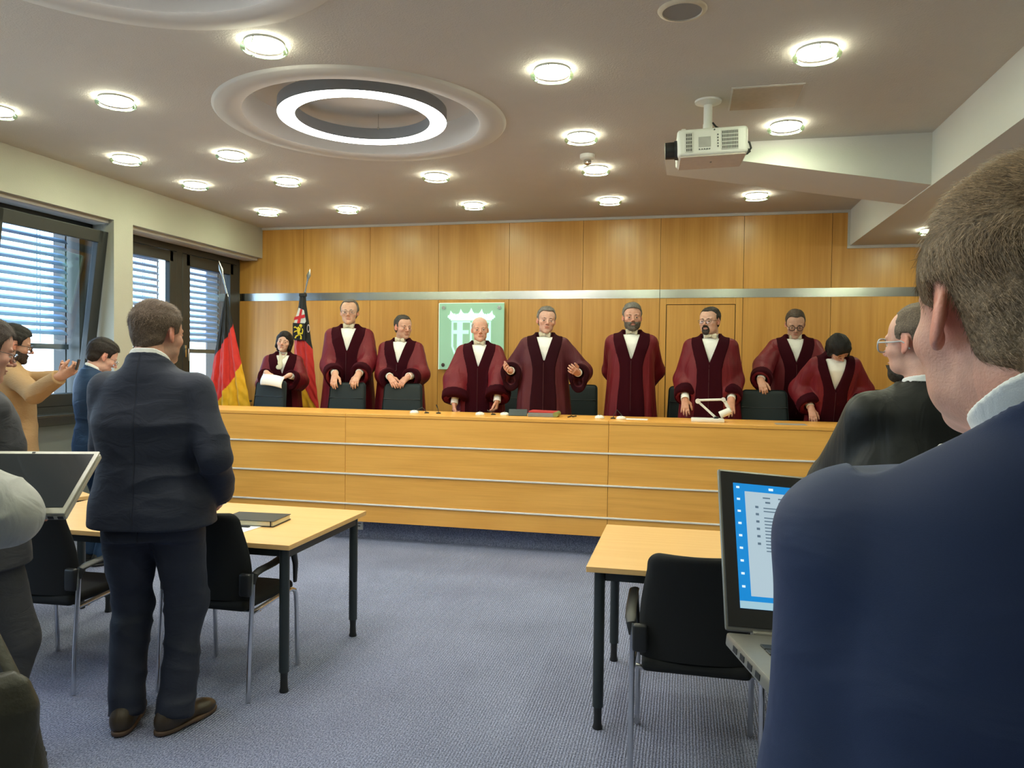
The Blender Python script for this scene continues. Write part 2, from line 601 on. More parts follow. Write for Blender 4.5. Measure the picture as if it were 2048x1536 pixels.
# haunched cross beam
mb = MB()
bm = mb.bm
pts = [(-.18, 6.03, ZC + .01), (1.74, 6.03, ZC + .01), (1.74, 6.03, 2.96), (-.18, 6.03, 3.30),
       (-.18, 6.78, ZC + .01), (1.74, 6.72, ZC + .01), (1.74, 6.72, 2.96), (-.18, 6.78, 3.30)]
v = [bm.verts.new(p) for p in pts]
for f in ((0, 1, 2, 3), (7, 6, 5, 4), (0, 3, 7, 4), (3, 2, 6, 7), (1, 5, 6, 2), (0, 4, 5, 1)): bm.faces.new([v[i] for i in f])
struct(mb.build('ceiling_beam', M['beam_paint']))

# back wall of veneered panels
def panels(x0s, z0, z1, y0, name, mat, pidbase=0):
    mb = MB()
    for i, (a, b) in enumerate(zip(x0s, x0s[1:])):
        mb.box((a + .0025, y0, z0), (b - .0025, y0 + .03, z1), pid=(pidbase + i * .731, i * .37 + .1, i * .193))
    return mb
seams = [-5.66, -4.748, -3.842, -2.945, -2.06, -1.175, -0.288, 0.625, 1.543, 2.53, 3.45, XR]
mb = MB()
for i, (a, b) in enumerate(zip(seams, seams[1:])):
    top = ZC if a < 1.7 else 2.955
    if a < 1.7 < b: top = ZC
    mb.box((a + .0022, YB, 2.502), (b - .0022, YB + .03, top), pid=(i * .731, i * .37, .2))
    if i != 6:
        mb.box((a + .0022, YB, .36), (b - .0022, YB + .03, 2.405), pid=(i * .731, i * .37, .2))
struct(mb.build('wall_back', M['wall_wood']))
mb = MB(); mb.box((-6.0, YB + .03, 0), (XR + .2, YB + .2, ZC + .3)); struct(mb.build('wall_back_core', M['dark_gap']))
mb = MB()
for a, b in ((-5.64, -3.845), (-3.843, -.290), (-.286, 2.53), (2.532, XR)):
    mb.box((a, YB - .004, 2.405), (b, YB + .02, 2.502))
struct(mb.build('trim_1', M['steel']))
# white shadow-gap moulding round the top of the panelling
mb = MB()
mb.box((XL, YB - .02, ZC - .028), (1.70, YB + .0, ZC))
mb.box((1.697, YB - .0212, 2.95), (1.7195, YB, ZC))
mb.box((1.695, YB - .02, 2.925), (XR, YB, 2.955))
struct(mb.build('trim_2', M['smooth_plaster']))
# concealed door in the panelling
door = empty('door_1', (0.17, YB, .36), kind='structure')
mb = MB(); mb.box((-.458 + .0025, 0, 0), (-.385, .03, 2.042)); mb.box((.38, 0, 0), (.4525, .03, 2.042)); mb.box((-.383, 0, 1.972), (.378, .03, 2.042))
mb.build('door_frame', M['door_wood'], door)
mb = MB(); mb.box((-.377, .006, 0.005), (.372, .03, 1.965)); mb.build('door_leaf', M['door_wood'], door)
mb = MB(); mb.cyl((.31, -.05, 1.02), (.31, .01, 1.02), .011); mb.tube([(.31, -.05, 1.02), (.25, -.052, 1.02), (.19, -.052, 1.02)], .009); mb.build('door_handle', M['steel'], door, smooth=40)

# left wall: soffit, pillars, parapet
mb = MB()
mb.box((XW - .35, YR, 2.955), (XL, YB, ZC))
def pillar(y0, y1):
    mb.prism([(XL, y0), (XL, y1), (XW - .3, y1 + .0), (XW - .3, y0 + .12)], 0, 2.955)
pillar(6.20, 6.455); pillar(4.05, 4.35); pillar(1.75, 2.05); pillar(-.55, -.25); pillar(-3.6, -2.85)
mb.box((XW - .35, YB - .06, 0), (XW - .02, YB + .03, 3.0))
struct(mb.build('wall_left', M['wall_paint']))
mb = MB()
mb.box((-5.60, YR, 2.925), (-5.40, YB - .002, 2.954))
struct(mb.build('trim_3', M['smooth_plaster']))
mb = MB()
mb.box((XW - .2, YR, 0), (XW + .0, YB, 1.06))
struct(mb.build('wall_left_parapet', M['panel_grey']))
mb = MB(); mb.box((XR, YR, 0), (XR + .2, YB, 3.3)); struct(mb.build('wall_right', M['wall_paint']))
mb = MB(); mb.box((-6.0, YR - .2, 0), (XR + .2, YR, ZC + .3)); struct(mb.build('wall_rear', M['wall_paint']))
mb = MB(); mb.box((XL, YR, .0), (XR, YR + .015, .08)); struct(mb.build('baseboard_rear', M['smooth_plaster']))

def blind(parent, y0, y1, z0=1.80, z1=2.86):
    """external venetian blind, one mesh of slats and one bottom rail"""
    mb = MB()
    n = int((z1 - z0) / .073)
    for i in range(n):
        z = z1 - .035 - i * .073
        mb.prism([(-5.800, z - .026), (-5.828, z + .006), (-5.872, z + .026), (-5.870, z + .0275), (-5.826, z + .0085), (-5.798, z - .0245)], y0 + .02, y1 - .02, 'XZ')
    for yy in (y0 + (y1 - y0) * .72, y0 + (y1 - y0) * .75, y0 + .12):
        mb.cyl((-5.835, yy, z0 - .03), (-5.835, yy, z1), .003, n=6)
    mb.build('slats', M['slat'], parent)
    mb = MB(); mb.box((-5.87, y0 + .01, z0 - .085), (-5.80, y1 - .01, z0 - .035), .004); mb.build('bottom_rail', M['rail_grey'], parent)
    mb = MB()
    for yy in (y0 + .004, y1 - .012):
        mb.cyl((-5.835, yy, 1.1), (-5.835, yy, z1 + .05), .009, n=10)
    mb.build('guide_rail', M['window_grey'], parent)

def sash(parent, y0, y1, z0, z1, x=XW, st=.085, name='sash', tilt=0.0, th=.065):
    s = empty(name, (x, (y0 + y1) / 2, z0)); s.parent = parent
    hw = (y1 - y0) / 2; h = z1 - z0
    mb = MB()
    mb.box((-.03, -hw, 0), (-.03 + th, -hw + st, h), .006); mb.box((-.03, hw - st, 0), (-.03 + th, hw, h), .006)
    mb.box((-.03, -hw + st * .5, 0), (-.03 + th, hw - st * .5, st), .006); mb.box((-.03, -hw + st * .5, h - st), (-.03 + th, hw - st * .5, h), .006)
    mb.build('sash_frame', M['window_grey'], s)
    mb = MB(); mb.box((-.004, -hw + st - .01, st - .01), (.008, hw - st + .01, h - st + .01)); mb.build('pane', M['glass'], s)
    s.rotation_euler = (0, tilt, 0)
    return s

def frame_box(parent, y0, y1, z0=1.16, z1=2.955, w=.07, posts=()):
    mb = MB()
    mb.box((XW - .06, y0, z0), (XW + .03, y0 + w, z1)); mb.box((XW - .06, y1 - w, z0), (XW + .03, y1, z1))
    mb.box((XW - .06, y0 + w, z1 - .10), (XW + .03, y1 - w, z1)); mb.box((XW - .06, y0 + w, z0 - .04), (XW + .03, y1 - w, z0 + .03))
    for p in posts: mb.box((XW - .06, p - .05, z0 + .03), (XW + .03, p + .05, z1 - .10))
    mb.box((-6.02, y1 - .125, z0), (-5.72, y1 - .03, z1)); mb.box((-6.02, y0 + .0, z0), (-5.72, y0 + .05, z1))
    mb.build('window_frame', M['window_grey'], parent)
    mb = MB(); mb.box((XW - .02, y0, z0 - .06), (XL - .10, y1, z0 - .035), .004)
    mb.build('window_sill', M['window_grey'], parent)
    # parapet panels under the window
    mb = MB()
    n = max(1, round((y1 - y0) / .85)); w_ = (y1 - y0) / n
    mb.box((XW, y0, .06), (XW + .02, y1, z0 - .061))
    for i in range(n):
        mb.box((XW + .02, y0 + i * w_ + .035, .12), (XW + .032, y0 + (i + 1) * w_ - .035, z0 - .15), .004)
    mb.build('parapet_panel', M['panel_grey'], parent)

w2 = empty('window_2', (0, 0, 0), kind='structure')
frame_box(w2, 6.46, 8.735, posts=(7.55,))
sash(w2, 6.53, 7.50, 1.19, 2.85, st=.12); sash(w2, 7.60, 8.665, 1.19, 2.85, st=.135)
blind(w2, 6.58, 7.47); blind(w2, 7.66, 8.60)
mb = MB(); mb.box((XW + .03, 7.625, 1.66), (XW + .05, 7.655, 1.80), .004); mb.tube([(XW + .06, 7.64, 1.76), (XW + .085, 7.64, 1.76), (XW + .085, 7.64, 1.62)], .010); mb.build('window_handle', M['steel'], w2, smooth=40)
w1 = empty('window_1', (0, 0, 0), kind='structure')
frame_box(w1, 4.35, 6.325, posts=(4.90,))
sash(w1, 4.42, 4.86, 1.19, 2.85, st=.10)
sash(w1, 4.96, 6.21, 1.19, 2.86, st=.115, name='tilted_sash', tilt=math.radians(7.5))
blind(w1, 4.94, 6.165); blind(w1, 4.42, 4.90)
for k, (a, b) in enumerate(((2.05, 4.05), (-.25, 1.75), (-2.85, -.55))):
    wk = empty('window_%d' % (k + 3), (0, 0, 0), kind='structure')
    frame_box(wk, a, b, posts=((a + b) / 2,))
    sash(wk, a + .07, (a + b) / 2 - .05, 1.19, 2.85, st=.1); sash(wk, (a + b) / 2 + .05, b - .07, 1.19, 2.85, st=.1)
    if k == 0: blind(wk, a + .1, b - .1, z0=2.3)
# ================================================================== CEILING FITTINGS
def downlight():
    r = empty('ceiling_light', (0, 0, 0))
    mb = MB(); mb.lathe([(.0, 0), (.105, 0), (.105, -.012), (.098, -.016), (.098, -.006), (0, -.006)], n=40); mb.build('bezel', M['white_plastic'], r, smooth=40)
    mb = MB(); mb.lathe([(0.100, -.008), (.105, -.015), (.100, -.023), (.07, -.029), (0, -.031)], n=40); mb.build('diffuser', M['lamp_glow'], r, smooth=60)
    mb = MB(); mb.lathe([(.100, -.036), (.123, -.030), (.125, -.034), (.123, -.042), (.100, -.046), (.100, -.036)], n=48); mb.build('glass_rim', M['lamp_glass'], r, smooth=60)
    for k in range(3):
        a = 2 * PI * k / 3 + .5
        mb = MB(); c, s = math.cos(a), math.sin(a)
        mb.tube([(.100 * c, .100 * s, -.004), (.112 * c, .112 * s, -.03), (.118 * c, .118 * s, -.046)], .0035, 8)
        mb.build('clip', M['steel'], r, smooth=40)
    return r
dl0 = downlight()
cols_x = [-4.65, -3.68, -2.235, -0.78, 0.668]
spots = {(0, 7.79): 'rearmost row by the window wall, above the black red gold flag',
         (1, 7.80): 'rearmost row, second from the window wall', (2, 7.83): 'rearmost row, third from the window wall',
         (3, 7.84): 'rearmost row, second from the cross beam side', (4, 7.86): 'rearmost row, behind the white cross beam',
         (0, 6.48): 'by the window wall, in the second row from the wood wall', (1, 6.50): 'second row from the wood wall, beside the window column',
         (2, 6.58): 'second row from the wood wall, behind the ring lamp', (3, 6.59): 'second row from the wood wall, behind the smoke detector',
         (0, 5.55): 'by the window wall, in the third row from the wood wall', (1, 5.60): 'third row from the wood wall, left of the ring lamp',
         (3, 5.64): 'third row from the wood wall, in front of the smoke detector', (4, 5.65): 'right of the projector, in front of the cross beam',
         (0, 4.31): 'nearest row, cut by the left edge of the photo', (1, 4.30): 'nearest row, left of the big round recess',
         (3, 4.365): 'nearest row, between ring lamp and projector', (4, 4.367): 'nearest row, right of the ceiling hatch',
         (2, 3.70): 'between the two big round ceiling recesses'}
first = True
for (ci, y), where in spots.items():
    o = dl0 if first else copy_tree(dl0)
    first = False
    o.location = (cols_x[ci], y, ZC)
    tag(o, 'round glass-rimmed downlight, ' + where, 'ceiling light', 'round downlights in the ceiling')
o = copy_tree(dl0); o.location = (2.27, 7.87, 2.955)
tag(o, 'round downlight on the lowered ceiling, half hidden by the near head', 'ceiling light', 'round downlights in the ceiling')
for y, wh in ((6.05, 'hidden behind the near head'), (4.4, 'at the right of the photo, outside its edge'), (2.9, 'over the near man')):
    o = copy_tree(dl0); o.location = (2.27, y, 2.955)  # lamps added out of view to brighten the right side
    tag(o, 'added round downlight on the lowered ceiling, ' + wh, 'ceiling light', 'round downlights in the ceiling')
for cx, y in ((-4.65, 2.9), (-3.68, 2.9), (-.78, 2.9), (.668, 2.9), (-4.65, 1.0), (-2.235, .6), (-.78, 1.0), (.668, 1.0), (-3.68, -1.0), (-.78, -1.0)):
    o = copy_tree(dl0); o.location = (cx, y, ZC)
    tag(o, 'round downlight outside the photo, %s, %s' % ({-4.65: 'by the windows', -3.68: 'second column', -2.235: 'third column', -.78: 'middle column', .668: 'by the right beam'}[cx], {2.9: 'beside the nearer ring lamp', 1.0: 'over the camera', .6: 'behind the nearer ring lamp', -1.0: 'in the rearmost row'}[y]), 'ceiling light', 'round downlights behind the camera')

def ringlamp(c, label):
    r = empty('ring_lamp', (c[0], c[1], 0), 0, label, 'ring lamp', 'large ring lamps in the ceiling recesses')
    mb = MB(); mb.lathe([(.488, 3.345), (.468, 3.345), (.468, 3.43), (.588, 3.43), (.588, 3.345), (.572, 3.345)], n=96); mb.build('housing', M['ring_body'], r, smooth=40)
    mb = MB(); mb.lathe([(.470, 3.346), (.472, 3.338), (.584, 3.338), (.586, 3.346)], n=96); mb.build('diffuser', M['ring_glow'], r, smooth=40)
    for k in range(3):
        a = 2 * PI * k / 3 + 1.75
        mb = MB(); mb.cyl((.47 * math.cos(a), .47 * math.sin(a), 3.42), (.47 * math.cos(a), .47 * math.sin(a), 3.54), .003, n=8)
        mb.cyl((.47 * math.cos(a), .47 * math.sin(a), 3.42), (.47 * math.cos(a), .47 * math.sin(a), 3.44), .008, n=10); mb.build('suspension_wire', M['steel'], r)
    return r
ringlamp((-2.25, 5.02), 'glowing white ring lamp hanging inside the round ceiling recess in view')
ringlamp((-2.25, 2.50), 'second ring lamp in the nearer recess cut by the photo top')

sp = empty('ceiling_speaker', (-.04, 3.765, ZC), 0, 'round ceiling loudspeaker with grey mesh and cream rim at the top edge', 'speaker')
mb = MB(); mb.lathe([(.092, -.006), (.095, -.012), (.112, -.008), (.118, 0.0), (.092, 0)], n=48); mb.build('rim', plain('cream_rim', (.62, .55, .42), .5), sp, smooth=50)
mb = MB(); mb.lathe([(0, -.007), (.05, -.007), (.094, -.006), (.094, .0), (0, 0)], n=48); mb.build('mesh_grille', plain('grey_speaker_mesh', (.27, .27, .26), .7, scale=900, bump=.001), sp)

ht = empty('ceiling_hatch', (.468, 5.065, ZC), 0, 'tan access hatch cover set in the ceiling beside the projector mount', 'hatch')
mb = MB(); mb.box((-.205, -.20, -.008), (.205, .20, .0), .002); mb.build('cover', plain('tan_hatch', (.44, .36, .28), .6), ht)
mb = MB(); mb.box((-.215, -.21, -.004), (-.205, .21, 0)); mb.box((.205, -.21, -.004), (.215, .21, 0)); mb.box((-.205, -.21, -.004), (.205, -.20, 0)); mb.box((-.205, .20, -.004), (.205, .21, 0)); mb.build('frame', M['smooth_plaster'], ht)

sd = empty('smoke_detector', (-.80, 6.17, ZC), 0, 'small white smoke detector on the ceiling between two downlights', 'smoke detector')
mb = MB(); mb.lathe([(0, 0), (.062, 0), (.062, -.03), (.05, -.04), (0, -.042)], n=32); mb.build('base', M['white_plastic'], sd, smooth=40)
mb = MB(); mb.lathe([(.0, -.04), (.028, -.042), (.032, -.052), (.03, -.072), (.016, -.082), (0, -.083)], n=24); mb.build('sensor_cage', M['steel'], sd, smooth=40)

# projector
pj = empty('projector', (0.12, 5.07, ZC), math.radians(3), 'white video projector hanging from the ceiling on a short pole', 'projector')
mb = MB(); mb.lathe([(0, 0), (.085, 0), (.083, -.012), (.05, -.02), (.03, -.028), (0, -.028)], n=36); mb.build('ceiling_plate', M['white_plastic'], pj, smooth=40)
mb = MB(); mb.cyl((0, 0, -.02), (0, 0, -.20), .027); mb.cyl((0, 0, -.15), (0, 0, -.21), .030); mb.build('pole', M['white_plastic'], pj, smooth=40)
tb = Matrix.Translation((0.02, 0, -.30)) @ Matrix.Rotation(math.radians(-2.0), 4, 'Y') @ Matrix.Rotation(math.radians(0), 4, 'X')
mb = MB(); mb.box((-.215, -.155, -.085), (.215, .175, .085), .022, 4); mb.box((-.19, -.13, .07), (-.16, -.10, .095), .006); mb.xf(tb); body = mb.build('housing', M['white_plastic'], pj, smooth=40)
mb = MB(); mb.box((-.20, -.145, -.092), (.20, .165, -.083), .004)
mb.xf(tb); mb.build('bottom_cover', plain('taupe_bottom', (.60, .52, .46), .5), pj)
mb = MB(); mb.box((-.006, -.015, -.0935), (.006, .015, -.0922), .001)
for q in range(3): mb.box((-.004, -.012 + q * .009, -.0945), (.004, -.007 + q * .009, -.093))
mb.xf(tb); mb.build('logo_mark', plain('grey_mark', (.25, .24, .23), .5), pj)
for (a, b) in (((-.165, -.062), (-.125, .058)), ((.055, -.058), (.155, .062))):
    mb = MB()
    mb.box((a[0], -.158, a[1]), (b[0], -.1545, b[1]))
    mb.xf(tb); g = mb.build('vent', plain('vent_dark', (.07, .07, .06), .7), pj)
    mb = MB()
    nx = int((b[0] - a[0]) / .0095)
    for q in range(nx + 1): mb.box((a[0] + q * .0095, -.160, a[1]), (a[0] + q * .0095 + .0028, -.157, b[1]))
    for q in range(6): mb.box((a[0], -.160, a[1] + q * .023), (b[0], -.157, a[1] + q * .023 + .0035))
    mb.xf(tb); mb.build('vent_bars', M['white_plastic'], g)
mb = MB(); mb.box((-.085, -.158, -.035), (-.012, -.1555, .028), .001); mb.xf(tb); mb.build('control_label', plain('grey_label', (.42, .41, .38), .6), pj)
mb = MB()
for q in range(5): mb.box((-.085 + q * .0155, -.1595, -.052), (-.078 + q * .0155, -.156, -.045))
for q in range(5): mb.box((.028, -.1595, -.04 + q * .018), (.036, -.156, -.032 + q * .018))
mb.cyl((.012, -.159, .068), (.012, -.155, .068), .005, n=12)
mb.xf(tb); mb.build('buttons', plain('button_grey', (.12, .12, .12), .5), pj)
mb = MB(); mb.cyl((-.21, -.06, -.02), (-.232, -.06, -.02), .062, .058, n=40); mb.cyl((-.228, -.06, -.02), (-.29, -.06, -.02), .054, .052, n=40); mb.xf(tb); mb.build('lens', M['black_plastic'], pj, smooth=40)
mb = MB()
mb.tube([(.03, 0, -.14), (.05, 0, -.165), (.085, .01, -.185), (.12, .02, -.215), (.16, .03, -.22)], .006)
mb.tube([(.225, .0, -.26), (.262, .0, -.275), (.272, .0, -.31), (.25, .0, -.345), (.225, .0, -.352)], .007)
mb.tube([(.225, .03, -.30), (.255, .03, -.31), (.27, .03, -.33)], .009)
mb.build('cable', M['black_plastic'], pj, smooth=60)

# ================================================================== BENCH
SEG = [-4.95, -3.0, -.61, 1.79, 3.6]
bench = empty('judges_bench', (0, 6.35, 0), 0, 'long beech veneered judges bench with three pale metal strips on raised podium', 'bench')
rows = [(.178, .330), (.347, .603), (.620, .876), (.893, 1.128)]
for i, (a, b) in enumerate(zip(SEG, SEG[1:])):
    mb = MB()
    for j, (z0, z1) in enumerate(rows):
        mb.box((a + .0015, 0, z0), (b - .0015, .03, z1), .0015, 1, pid=(i * 1.7 + j * .61, j * .83 + i, j * .41))
    mb.build('front_panel', M['desk_wood'], bench)
mb = MB(); mb.box((SEG[0] + .01, .03, .178), (SEG[-1] - .01, .045, 1.128)); mb.build('backing', M['dark_gap'], bench)
for z in (.3385, .6115, .8845):
    mb = MB(); mb.box((SEG[0], -.012, z - .0065), (SEG[-1], .031, z + .0075), .002, 1); mb.build('metal_strip', M['alu'], bench)
mb = MB()
for i, (a, b) in enumerate(zip(SEG, SEG[1:])):
    mb.box((a + .001, -.005, 1.130), (b - .001, .64, 1.160), .003, 2, pid=(i * 2.1, 3.3, i))
mb.build('worktop', M['desk_wood'], bench)
mb = MB(); mb.box((SEG[0] + .05, .14, 0), (SEG[-1] - .05, .16, .19)); mb.build('plinth', M['carpet'], bench)
mb = MB()
for x in [SEG[0], -3.12, SEG[2], SEG[3], SEG[4]]: mb.box((max(SEG[0], x - .02), .05, .36), (min(SEG[-1], x + .02), .60, 1.129))
mb.build('support_panel', M['desk_wood'], bench)

so = empty('wall_socket', (-2.96, 6.488, .115), 0, 'white double socket plate on the carpeted plinth below the bench', 'socket')
mb = MB(); mb.box((-.082, -.012, -.043), (.082, .003, .043), .006); mb.build('plate', M['white_plastic'], so)
mb = MB(); mb.lathe([(.0, .0), (.020, .0), (.021, .004), (.024, .004), (.024, 0)], n=28); mb.xf(Matrix.Translation((-.041, -.012, 0)) @ Matrix.Rotation(PI / 2, 4, 'X')); mb.build('outlet', plain('outlet_shade', (.45, .45, .42), .5), so, smooth=40)
mb = MB(); mb.box((.028, -.0135, -.012), (.056, -.011, -.002)); mb.box((.018, -.013, .014), (.064, -.011, .022)); mb.build('data_port', plain('port_grey', (.12, .12, .12), .5), so)

# glass coat of arms
M['shield_glass'] = None
def shield_mats():
    m, nt, b = new_mat('green_frosted_glass')
    L = nt.links.new
    tc = N(nt, 'TexCoord'); nz = N(nt, 'TexNoise'); nz.inputs['Scale'].default_value = 2.4
    L(tc.outputs['Object'], nz.inputs['Vector'])
    c = mixrgb(nt, nz.outputs[0], (.30, .56, .40), (.42, .68, .50))
    L(c, b.inputs['Base Color']); b.inputs['Roughness'].default_value = .25
    L(c, b.inputs['Emission Color']); b.inputs['Emission Strength'].default_value = .10
    b.inputs['Coat Weight'].default_value = .4
    m2, nt2, b2 = new_mat('backlit_etched_glass')
    b2.inputs['Base Color'].default_value = (.55, .95, .82, 1); b2.inputs['Roughness'].default_value = .4
    tc = N(nt2, 'TexCoord'); nz = N(nt2, 'TexNoise'); nz.inputs['Scale'].default_value = 3.0
    nt2.links.new(tc.outputs['Object'], nz.inputs['Vector'])
    c = mixrgb(nt2, nz.outputs[0], (.35, .95, .65), (.75, 1.0, .95))
    nt2.links.new(c, b2.inputs['Emission Color']); b2.inputs['Emission Strength'].default_value = .26
    return m, m2
MG, ME = shield_mats()
sg = empty('glass_coat_of_arms', (-2.50, YB - .07, 1.955), 0, 'square green glass plate with backlit crowned shield on the wood wall', 'wall plaque')
mb = MB(); mb.box((-.405, -.012, -.400), (.405, .012, .400), .008, 3); mb.build('glass_plate', MG, sg)
mb = MB(); mb.box((-.41, -.006, -.40), (-.402, .010, .40)); mb.box((-.402, -.006, .397), (.402, .010, .404)); mb.build('lit_edge', M['lamp_glass'] if False else emit('lit_glass_edge', (.85, 1, .8), .3), sg)
for (x, z) in ((-.345, .345), (.345, .345), (-.345, -.345), (.345, -.345)):
    mb = MB(); mb.cyl((x, -.024, z), (x, .068, z), .012, n=16); mb.cyl((x, -.026, z), (x, -.012, z), .022, n=24); mb.build('standoff', M['steel'], sg, smooth=40)
mb = MB()
Y0, Y1 = -.017, -.011
def P2(pts, z0=Y0, z1=Y1): mb.prism(pts, z0, z1, 'XZ')
# shield: vertical bars, cross arms, wheel side
def q(x0, z0, x1, z1): P2([(x0, z0), (x1, z0), (x1, z1), (x0, z1)])
q(-.245, -.12, -.222, .185); q(-.222, .165, -.010, .185)
q(-.175, -.19, -.105, .165); q(-.222, .030, -.175, .075); q(-.105, .030, -.03, .075)
P2([(-.245, -.12), (-.222, -.12), (-.190, -.20), (-.10, -.265), (.0, -.30), (0, -.325), (-.115, -.285), (-.21, -.215)])
P2([(.245, -.12), (.222, -.12), (.190, -.20), (.10, -.265), (.0, -.30), (0, -.325), (.115, -.285), (.21, -.215)])
q(.222, -.12, .245, .185); q(.01, .165, .222, .185); q(-.012, -.29, .012, .165); q(.16, -.1, .222, .14)
for k in range(10):
    a = PI * k / 10
    P2([(.115 + .055 * math.cos(a - .12), .05 + .055 * math.sin(a - .12)), (.115 + .055 * math.cos(a + .12), .05 + .055 * math.sin(a + .12)), (.115 - .055 * math.cos(a - .12), .05 - .055 * math.sin(a - .12)), (.115 - .055 * math.cos(a + .12), .05 - .055 * math.sin(a + .12))])
for (x0, z0) in ((.07, -.12), (.12, -.06), (.06, -.2)):
    P2([(x0 - .03, z0), (x0, z0 - .035), (x0 + .05, z0 + .01), (x0 + .02, z0 + .04)])
mb.build('etched_shield', ME, sg)
mb = MB()
q2 = P2
P2([(-.255, .19), (.255, .19), (.262, .225), (-.262, .225)])
for k, (x, s, tl) in enumerate(((-.235, .85, -.25), (-.12, 1.0, -.1), (0, 1.1, 0), (.12, 1.0, .1), (.235, .85, .25))):
    def T(px, pz): return (x + (px * math.cos(tl) + pz * math.sin(tl)) * s, .215 + (pz * math.cos(tl) - px * math.sin(tl)) * s)
    P2([T(-.045, .0), T(.045, .0), T(.055, .03), T(.040, .055), T(.018, .075), T(0, .115), T(-.018, .075), T(-.040, .055), T(-.055, .03)])
    P2([T(-.066, .030), T(-.050, .024), T(-.040, .05), T(-.052, .062)]); P2([T(.066, .030), T(.050, .024), T(.040, .05), T(.052, .062)])
for x in (-.178, -.06, .06, .178):
    P2([(x - .022, .22), (x + .022, .22), (x + .012, .26), (x, .272), (x - .012, .26)])
mb.build('etched_crown', emit('etched_crown_glow', (.70, 1.0, .92), .26), sg)

# ================================================================== TABLES
def table(x0, x1, y0, y1, label, rz=0, origin=None, cups=True, edge=.055):
    L_, D_ = x1 - x0, y1 - y0
    t = empty('conference_table', origin or (x0, y0, 0), rz, label, 'table', 'beech tables with dark legs')
    mb = MB(); mb.box((0, 0, .714), (L_, D_, .739), .0015, 1, pid=(x0, y0, 1)); mb.build('tabletop', M['table_wood'], t)
    mb = MB(); mb.box((.04, .06, .665), (L_ - .04, .085, .714)); mb.box((.04, D_ - .085, .665), (L_ - .04, D_ - .06, .714)); mb.box((.035, .06, .665), (.06, D_ - .06, .714)); mb.box((L_ - .06, .06, .665), (L_ - .035, D_ - .06, .714)); mb.build('under_frame', M['table_leg'], t)
    for (x, y) in ((edge, .055), (L_ - edge, .055), (edge, D_ - .055), (L_ - edge, D_ - .055)):
        mb = MB(); mb.cyl((x, y, .10), (x, y, .714), .0245, n=24); lg = mb.build('leg', M['table_leg'], t, smooth=40)
        mb = MB(); mb.lathe([(0, 0), (.021, 0), (.023, .006), (.019, .02), (.0175, .06), (.0185, .10), (0, .10)], (x, y, 0), 20); mb.build('adjustable_foot', M['black_plastic'], lg, smooth=40)
    return t
t1 = table(-3.64, -1.835, 3.275, 4.175, 'beech table with notebook on it, behind the man in navy suit')
t2 = table(-.405, 1.40, 3.285, 4.195, 'beech table in front of the black chair on the right')
t3 = table(0, 1.55, 0, .66, 'angled beech table at left beyond the laptop, by the windows', rz=math.atan2(.87, .5), origin=(-4.50, 2.81, 0))

# things on the left table
nb = empty('notebook', (-2.27, 3.60, .7415), math.radians(4), 'thick black hardcover notebook lying on the left table', 'notebook')
mb = MB(); mb.box((-.155, 0, 0), (.155, .21, .003), .001); mb.box((-.155, 0, .027), (.155, .21, .030), .001); mb.box((-.157, 0, 0), (-.153, .21, .03), .001); mb.build('cover', M['black_plastic'], nb)
mb = MB(); mb.box((-.15, .004, .003), (.150, .206, .027)); mb.build('page_block', plain('cream_pages', (.72, .66, .46), .8, scale=300), nb)
mb = MB(); mb.box((.135, -.0012, 0.0), (.141, .0005, .0305)); mb.build('elastic_strap', M['black_plastic'], nb)
mb = MB(); mb.box((-.16, -.12, 0), (.17, .13, .002), rot=Matrix.Rotation(-.1, 4, 'Z')); o = mb.build('paper_sheet', M['paper']); o.location = (-2.36, 3.55, .7394); tag(o, 'white printed sheet partly under the notebook on the left table', 'paper')
nb.location.z = .7416
mb = MB(); mb.cyl((-.07, 0, .005), (.06, .0, .005), .005, n=12); mb.cyl((.06, 0, .005), (.075, 0, .005), .005, .002, n=12)
o = mb.build('pen', M['black_plastic'], smooth=40); o.location = (-2.30, 3.565, .7416); tag(o, 'black pen lying in front of the notebook', 'pen')
mb = MB(); mb.box((-.09, -.045, 0), (.06, .045, .009), .004); o = mb.build('glasses_case', plain('olive_case', (.05, .055, .05), .5), smooth=40); o.location = (-2.43, 3.50, .7416); tag(o, 'flat dark grey case on the sheet beside the pen', 'case')

